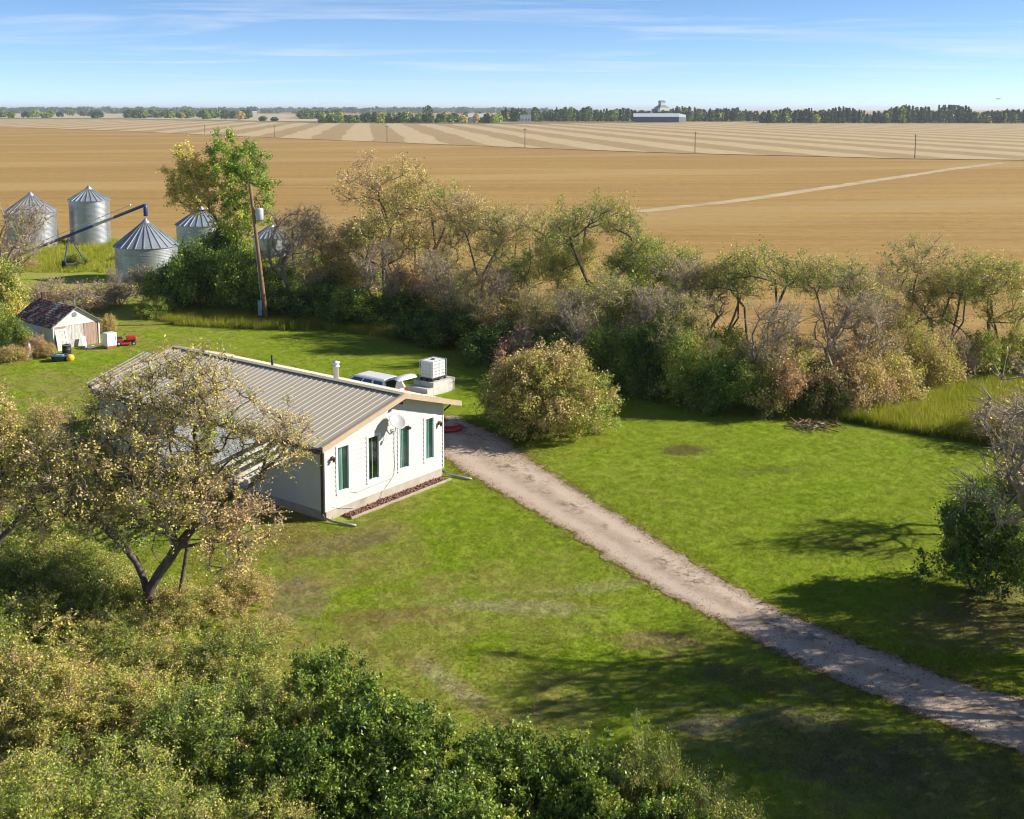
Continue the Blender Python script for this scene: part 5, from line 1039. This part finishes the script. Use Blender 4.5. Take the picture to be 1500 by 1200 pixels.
for i, (x, y, wd, lb) in enumerate(((770, 179.0, 13, 'white farmhouse on the horizon beside the dark far trees'), (306, 171.0, 14, 'tiny pale farmhouse among the far trees at the left'), (373, 167.0, 16, 'tiny white shed on the far left horizon'))):
    p, m_ = far(x, y); b_ = empty('far_house', p, R(10 * i), lb, 'house'); MB().box((0, 0, 2.6), (wd, 9, 5.2)).build('wall', M['white'], b_); r_ = MB(); r_.hull([(-wd / 2 - .5, -5, 5), (-wd / 2 - .5, 0, 9), (-wd / 2 - .5, 5, 5)], [(wd / 2 + .5, -5, 5), (wd / 2 + .5, 0, 9), (wd / 2 + .5, 5, 5)]); r_.build('roof', M['slate'] if i == 0 else M['palesteel'], b_)
    for s in (-.28, .05, .3): MB().box((s * wd, -4.52, 2.8), (1.6, .12, 1.6)).build('window', M['navy'], b_)
for i, (x, y0_, yt_) in enumerate(((300, 196.5, 183), (402, 201, 184), (567, 208, 184), (769, 216.5, 188), (1018, 224, 193), (1340, 232, 197))):
    p = at(x, y0_); h = zat(p, yt_); b_ = empty('field_pole', p, 0, f'{ORD[i]} from the left of the slim poles along the stubble boundary', 'pole', 'poles along the field boundary')
    MB().tube([(0, 0, 0), (0, 0, h)], [.17, .12], 8).build('shaft', M['postwood'], b_); MB().box((0, 0, h - .5), (1.6, .12, .14)).build('crossarm', M['postwood'], b_)
def far_mass(name, spots, label, lsize, nl, seed, cat='trees', kind='stuff'):
    g = np.random.default_rng(seed); Vs, Fs, T, Va = [], [], [], []; b = 0
    for (x, y, h, r, tone, conif) in spots:
        k = nl; z = g.random(k) ** .8; z0 = .04
        rr_ = r * (np.sqrt(np.clip(1 - (2 * z - .9) ** 2 * .8, .05, 1)) if not conif else (1.02 - z)) * np.sqrt(g.random(k)); a = g.random(k) * 6.283
        c = np.stack([x + rr_ * np.cos(a), y + rr_ * np.sin(a), h * (z0 + (1 - z0) * z)], 1); s = lsize * g.uniform(.6, 1.3, k)[:, None]
        n = g.normal(size=(k, 3)) + [.3, -.3, .5]; n /= np.linalg.norm(n, axis=1, keepdims=True); t = np.cross(n, g.normal(size=(k, 3))); t /= np.linalg.norm(t, axis=1, keepdims=True); q = np.cross(n, t)
        Vs.append(np.stack([c - t * s, c + q * s * .7, c + t * s, c - q * s * .7], 1).reshape(-1, 3)); T.append(np.repeat(tone + g.normal(size=k) * .05, 4)); Va.append(np.repeat(g.uniform(.7, 1.2, k), 4))
    V = np.concatenate(Vs); V[:, 2] = np.maximum(V[:, 2], .05); return fast_mesh(name, V, np.arange(len(V)).reshape(-1, 4), M['leaf'], {'tone': np.concatenate(T), 'val': np.concatenate(Va)})
gf = random.Random(3); spots = []
for k in range(760):                                            # belt on the right horizon
    x = gf.uniform(735, 1560); y = 178.4 + (2.6 if x > 1110 else 0) + gf.uniform(-2.2, .0); p = at(x, y); c_ = gf.random() < .45
    h = gf.uniform(11, 18.5) * (1.0 if x < 1110 else .95) + (3 if 1300 < x < 1420 else 0); h *= .95 + .2 * math.sin(x * .021) * math.sin(x * .057 + 1); spots.append((p.x, p.y, h * (1.0 if c_ else .92), (2.6 if c_ else gf.uniform(3.4, 5.5)), gf.choice((.02, .06, .10, .2, .12, .34, .5)) if not c_ else .03, c_))
tag(link('far_tree_belt', far_mass('far_tree_belt', spots, '', 1.5, 150, 5)), 'dense dark belt of trees along the right horizon', 'tree belt', kind='stuff')
spots = []
for k in range(190):
    x = gf.uniform(470, 740); y = 180.0 + gf.uniform(-2.4, .6); p = at(x, y); spots.append((p.x, p.y, gf.uniform(5, 12), gf.uniform(3.5, 6), gf.choice((.08, .16, .3, .42, .66)), False))
tag(link('far_bush_belt', far_mass('far_bush_belt', spots, '', 1.5, 120, 6)), 'low mixed belt of bushes along the middle horizon', 'tree belt', kind='stuff')
spots = []
for k in range(620):
    x = gf.uniform(-250, 800); y = gf.uniform(162.6, 166.4); p = at(x, y); spots.append((p.x, p.y, gf.uniform(10, 24), gf.uniform(18, 45), gf.choice((.02, .06, .1)), False))
tag(link('far_woods', far_mass('far_woods', spots, '', 6.5, 60, 7)), 'thin blue-green line of woods on the left horizon', 'woods', kind='stuff')
spots = []
for k in range(150):
    x = gf.choice((gf.uniform(185, 250), gf.uniform(260, 365), gf.uniform(440, 500), gf.uniform(-50, 150))); y = gf.uniform(169, 173.5) if x < 300 else gf.uniform(171, 175); p = at(x, y); spots.append((p.x, p.y, gf.uniform(8, 15), gf.uniform(6, 11), gf.choice((.05, .1, .18, .3)), False))
tag(link('far_groves', far_mass('far_groves', spots, '', 2.6, 120, 8)), 'scattered dark groves on the far left fields', 'groves', kind='stuff')
for i, (x, y, h, r, tone, lb) in enumerate(((627, 179.5, 20, 7, .15, 'tallest rounded green tree of the middle horizon'), (268, 173.5, 9, 4, .62, 'small yellow tree at the left end of the far farm'), (330, 175.0, 15, 9, .08, 'large dark tree on the far left farm'), (352, 175.5, 13, 8, .72, 'brown tree at the right end of the far left farm'), (385, 177.5, 6, 6, .12, 'low round bush on the far verge, left of its twin'), (402, 177.8, 5, 5, .12, 'low round bush on the far verge, right of its twin'), (862, 178.5, 19, 7, .14, 'tall round tree left of the long navy shed'), (784, 178.6, 18, 6, .12, 'round tree beside the white farmhouse on the horizon'), (940, 178.0, 14, 8, .06, 'dark tree touching the left end of the navy shed'))):
    p = at(x, y); e = empty('distant_tree', p, 0, lb, 'tree'); link('crown', far_mass('distant_crown', [(0, 0, h, r, tone, False)], '', 1.4, 260, 20 + i), e); MB().tube([(0, 0, 0), (0, 0, h * .6)], [.5, .2], 6).build('trunk', M['bark'], e)
p = Vector((0, 0, 0)); dd = 95.0; bx = (1457 - 750) / FOC * dd
bird = empty('flying_bird', (bx, dd, CAM_H + (160 - 145.5) / FOC * dd), .6, 'tiny dark bird gliding in the sky at the right', 'bird'); bird.scale = (.7, .7, .7)
MB().tube([(-.20, 0, 0), (-.1, 0, .01), (.05, 0, .015), (.16, 0, .02), (.2, 0, .02)], [.008, .03, .045, .03, .008], 8).build('body', M['black'], bird, True)
for s in (-1, 1):
    q = [Vector((.08, s * .02, .02)), Vector((-.05, s * .02, .02)), Vector((-.06, s * .22, .07)), Vector((-.02, s * .36, .05)), Vector((.08, s * .2, .08))]; MB().hull(q, [v + Vector((0, 0, .012)) for v in q]).build('wing', M['black'], bird)
q = [Vector((-.18, 0, .0)), Vector((-.32, .06, 0)), Vector((-.32, -.06, 0))]; MB().hull(q, [v + Vector((0, 0, .01)) for v in q]).build('tail', M['black'], bird)

# ------------------------------------------------------------------ grass and fallen leaves
def blades(n, rad, h, wd, seed, droop=.35):
    g = np.random.default_rng(seed); a = g.random(n) * 6.283; r = rad * np.sqrt(g.random(n)); b = np.stack([r * np.cos(a), r * np.sin(a), np.zeros(n)], 1)
    t = g.random(n) * 6.283; s = np.stack([np.cos(t), np.sin(t), np.zeros(n)], 1) * wd; hh = h * g.uniform(.5, 1.2, n)[:, None]; d = g.normal(size=(n, 3)) * droop; d[:, 2] = 1
    tip = b + d * hh; return np.stack([b - s, b + s, tip], 1).reshape(-1, 3), np.arange(3 * n).reshape(-1, 3)
def scatter(name, pts, tufts, mat, smin, smax, label, cat, seed):
    """points carry tufts of blades by geometry nodes"""
    pts = np.asarray(pts, np.float32); me = bpy.data.meshes.new(name); me.vertices.add(len(pts)); me.vertices.foreach_set('co', pts.ravel())
    o = link(name, me); tag(o, label, cat, kind='stuff')
    ng = bpy.data.node_groups.new(name, 'GeometryNodeTree'); ng.interface.new_socket('Geometry', in_out='INPUT', socket_type='NodeSocketGeometry'); ng.interface.new_socket('Geometry', in_out='OUTPUT', socket_type='NodeSocketGeometry')
    n = ng.nodes; gi, go = n.new('NodeGroupInput'), n.new('NodeGroupOutput'); ip = n.new('GeometryNodeInstanceOnPoints'); oi = n.new('GeometryNodeObjectInfo'); oi.inputs[0].default_value = tufts
    rv = n.new('FunctionNodeRandomValue'); rv.data_type = 'FLOAT_VECTOR'; rv.inputs[0].default_value = (-.12, -.12, 0); rv.inputs[1].default_value = (.12, .12, 6.283); rs = n.new('FunctionNodeRandomValue'); rs.data_type = 'FLOAT'; rs.inputs[2].default_value = smin; rs.inputs[3].default_value = smax; rs.inputs['Seed'].default_value = seed
    l = ng.links.new; l(gi.outputs[0], ip.inputs['Points']); l(oi.outputs['Geometry'], ip.inputs['Instance']); l(rv.outputs[0], ip.inputs['Rotation']); l(rs.outputs[1], ip.inputs['Scale']); l(ip.outputs[0], go.inputs[0])
    o.modifiers.new('grass', 'NODES').node_group = ng; return o
g = np.random.default_rng(99)
def inview(P, margin=40):
    d = P[:, 1] * CP + CAM_H * SP; x = 750 + FOC * P[:, 0] / d; y = PPY - FOC * (P[:, 1] * SP - CAM_H * CP) / d; return (x > -margin) & (x < 1500 + margin) & (y < 1200 + margin)
hp = [HM @ Vector(q) for q in ((-.1, -.66, 0), (HW + .1, -.66, 0), (HW + .1, HL + 2.4, 0), (-.1, HL + 2.4, 0))]; HP = [(q.x, q.y) for q in hp]
P = np.stack([g.uniform(-32, 26, 360000), g.uniform(23, 84, 360000)], 1); P = P[inview(P)]
P = P[g.random(len(P)) < np.clip(42 / P[:, 1], 0, 1) ** 1.3]
DRIVE_IN = [tuple(a.lerp(b, .05)) for a, b in zip(LP, RP_)] + [tuple(b.lerp(a, .05)) for a, b in zip(LP, RP_)][::-1]
P = P[~inside(P, DRIVE_IN) & ~inside(P, HP) & inside(P, [(q.x, q.y) for q in yp])]
tu = link('lawn_tuft', fast_mesh('lawn_tuft', *blades(14, .16, .042, .007, 1, .9), M['blade'])); 
scatter('lawn_grass', np.c_[P, np.where(inside(P, DRIVE), .04, .02)], tu, M['blade'], .7, 1.4, 'short mown grass over the whole lawn', 'grass', 1)
def band(poly_px, n):
    poly = [at(*q) for q in poly_px]; pl_ = [(q.x, q.y) for q in poly]; a = np.array(pl_); Q = np.stack([g.uniform(a[:, 0].min(), a[:, 0].max(), n), g.uniform(a[:, 1].min(), a[:, 1].max(), n)], 1); return Q[inside(Q, pl_)]
Q = np.concatenate([band([(200, 460), (260, 478), (391, 484), (500, 487), (600, 500), (640, 505), (600, 470), (480, 455), (300, 448), (215, 440)], 9000),
                    band([(1210, 613), (1260, 622), (1340, 636), (1420, 650), (1520, 668), (1560, 600), (1520, 548), (1440, 522), (1400, 512), (1370, 540), (1330, 580), (1270, 600)], 26000),
                    band([(-20, 400), (420, 400), (420, 352), (180, 352), (-20, 353)], 5000), band([(640, 505), (720, 535), (800, 555), (900, 575), (1000, 600), (1100, 612), (1200, 618), (1200, 600), (1000, 575), (800, 530), (660, 490)], 4500)])
tu2 = link('tall_tuft', fast_mesh('tall_tuft', *blades(22, .22, .55, .012, 2, .28), M['tall']))
scatter('tall_grass', np.c_[Q, np.full(len(Q), .02)], tu2, M['tall'], .55, 1.35, 'tall yellow-green grass along the foot of the windbreak', 'grass', 2)
for t_ in (tu, tu2): t_.location = (4.0 if t_ is tu else 6.0, 14.0, .02); t_['kind'] = 'stuff'; t_['label'] = 'one short grass tuft on the near lawn' if t_ is tu else 'one tall grass tuft on the near lawn'; t_['category'] = 'grass'
LV = []
for side in (LP, RP_):
    for k in range(ND):
        q = side[k]; m_ = 26; LV.append(np.stack([q.x + g.normal(size=m_) * .28, q.y + g.normal(size=m_) * .28], 1))
for (x, y), r_, m_ in (((1195, 627), 1.8, 500), ((806, 640), 4.2, 2600), ((1440, 880), 3., 900), ((300, 850), 4., 1800), ((430, 790), 2., 900), ((1150, 1050), 5., 1600), ((1300, 960), 5, 900), ((700, 980), 3.5, 700), ((760, 670), 1.5, 500)):
    q = at(x, y); LV.append(np.stack([q.x + g.normal(size=m_) * r_ * .5, q.y + g.normal(size=m_) * r_ * .5], 1))
c = np.concatenate(LV); k = len(c); c = np.c_[c, g.uniform(.075, .10, k)]; a = g.random(k) * 6.283; s = g.uniform(.02, .045, k)[:, None]
t = np.stack([np.cos(a), np.sin(a), g.normal(size=k) * .25], 1); q = np.stack([-np.sin(a), np.cos(a), g.normal(size=k) * .25], 1)
V = np.stack([c - t * s, c + q * s * .6, c + t * s, c - q * s * .6], 1).reshape(-1, 3)
tag(link('fallen_leaves', fast_mesh('fallen_leaves', V, np.arange(4 * k).reshape(-1, 4), M['litter'])), 'brown fallen leaves along the edges of the drive', 'leaves', kind='stuff')

# ------------------------------------------------------------------ thin air haze
m, t, o = newmat('haze_air'); N = NT(t)
pv = N.n('ShaderNodeVolumePrincipled', {'Color': (.86, .92, 1.0, 1), 'Density': .00009, 'Anisotropy': .2}); N.link(pv.outputs[0], o.inputs['Volume'])
tag(MB().box((0, FAR / 2 - 200, 24), (2 * FAR + 1000, FAR + 1400, 50)).build('haze', m), 'thin bluish air over the whole plain', 'haze', kind='stuff')
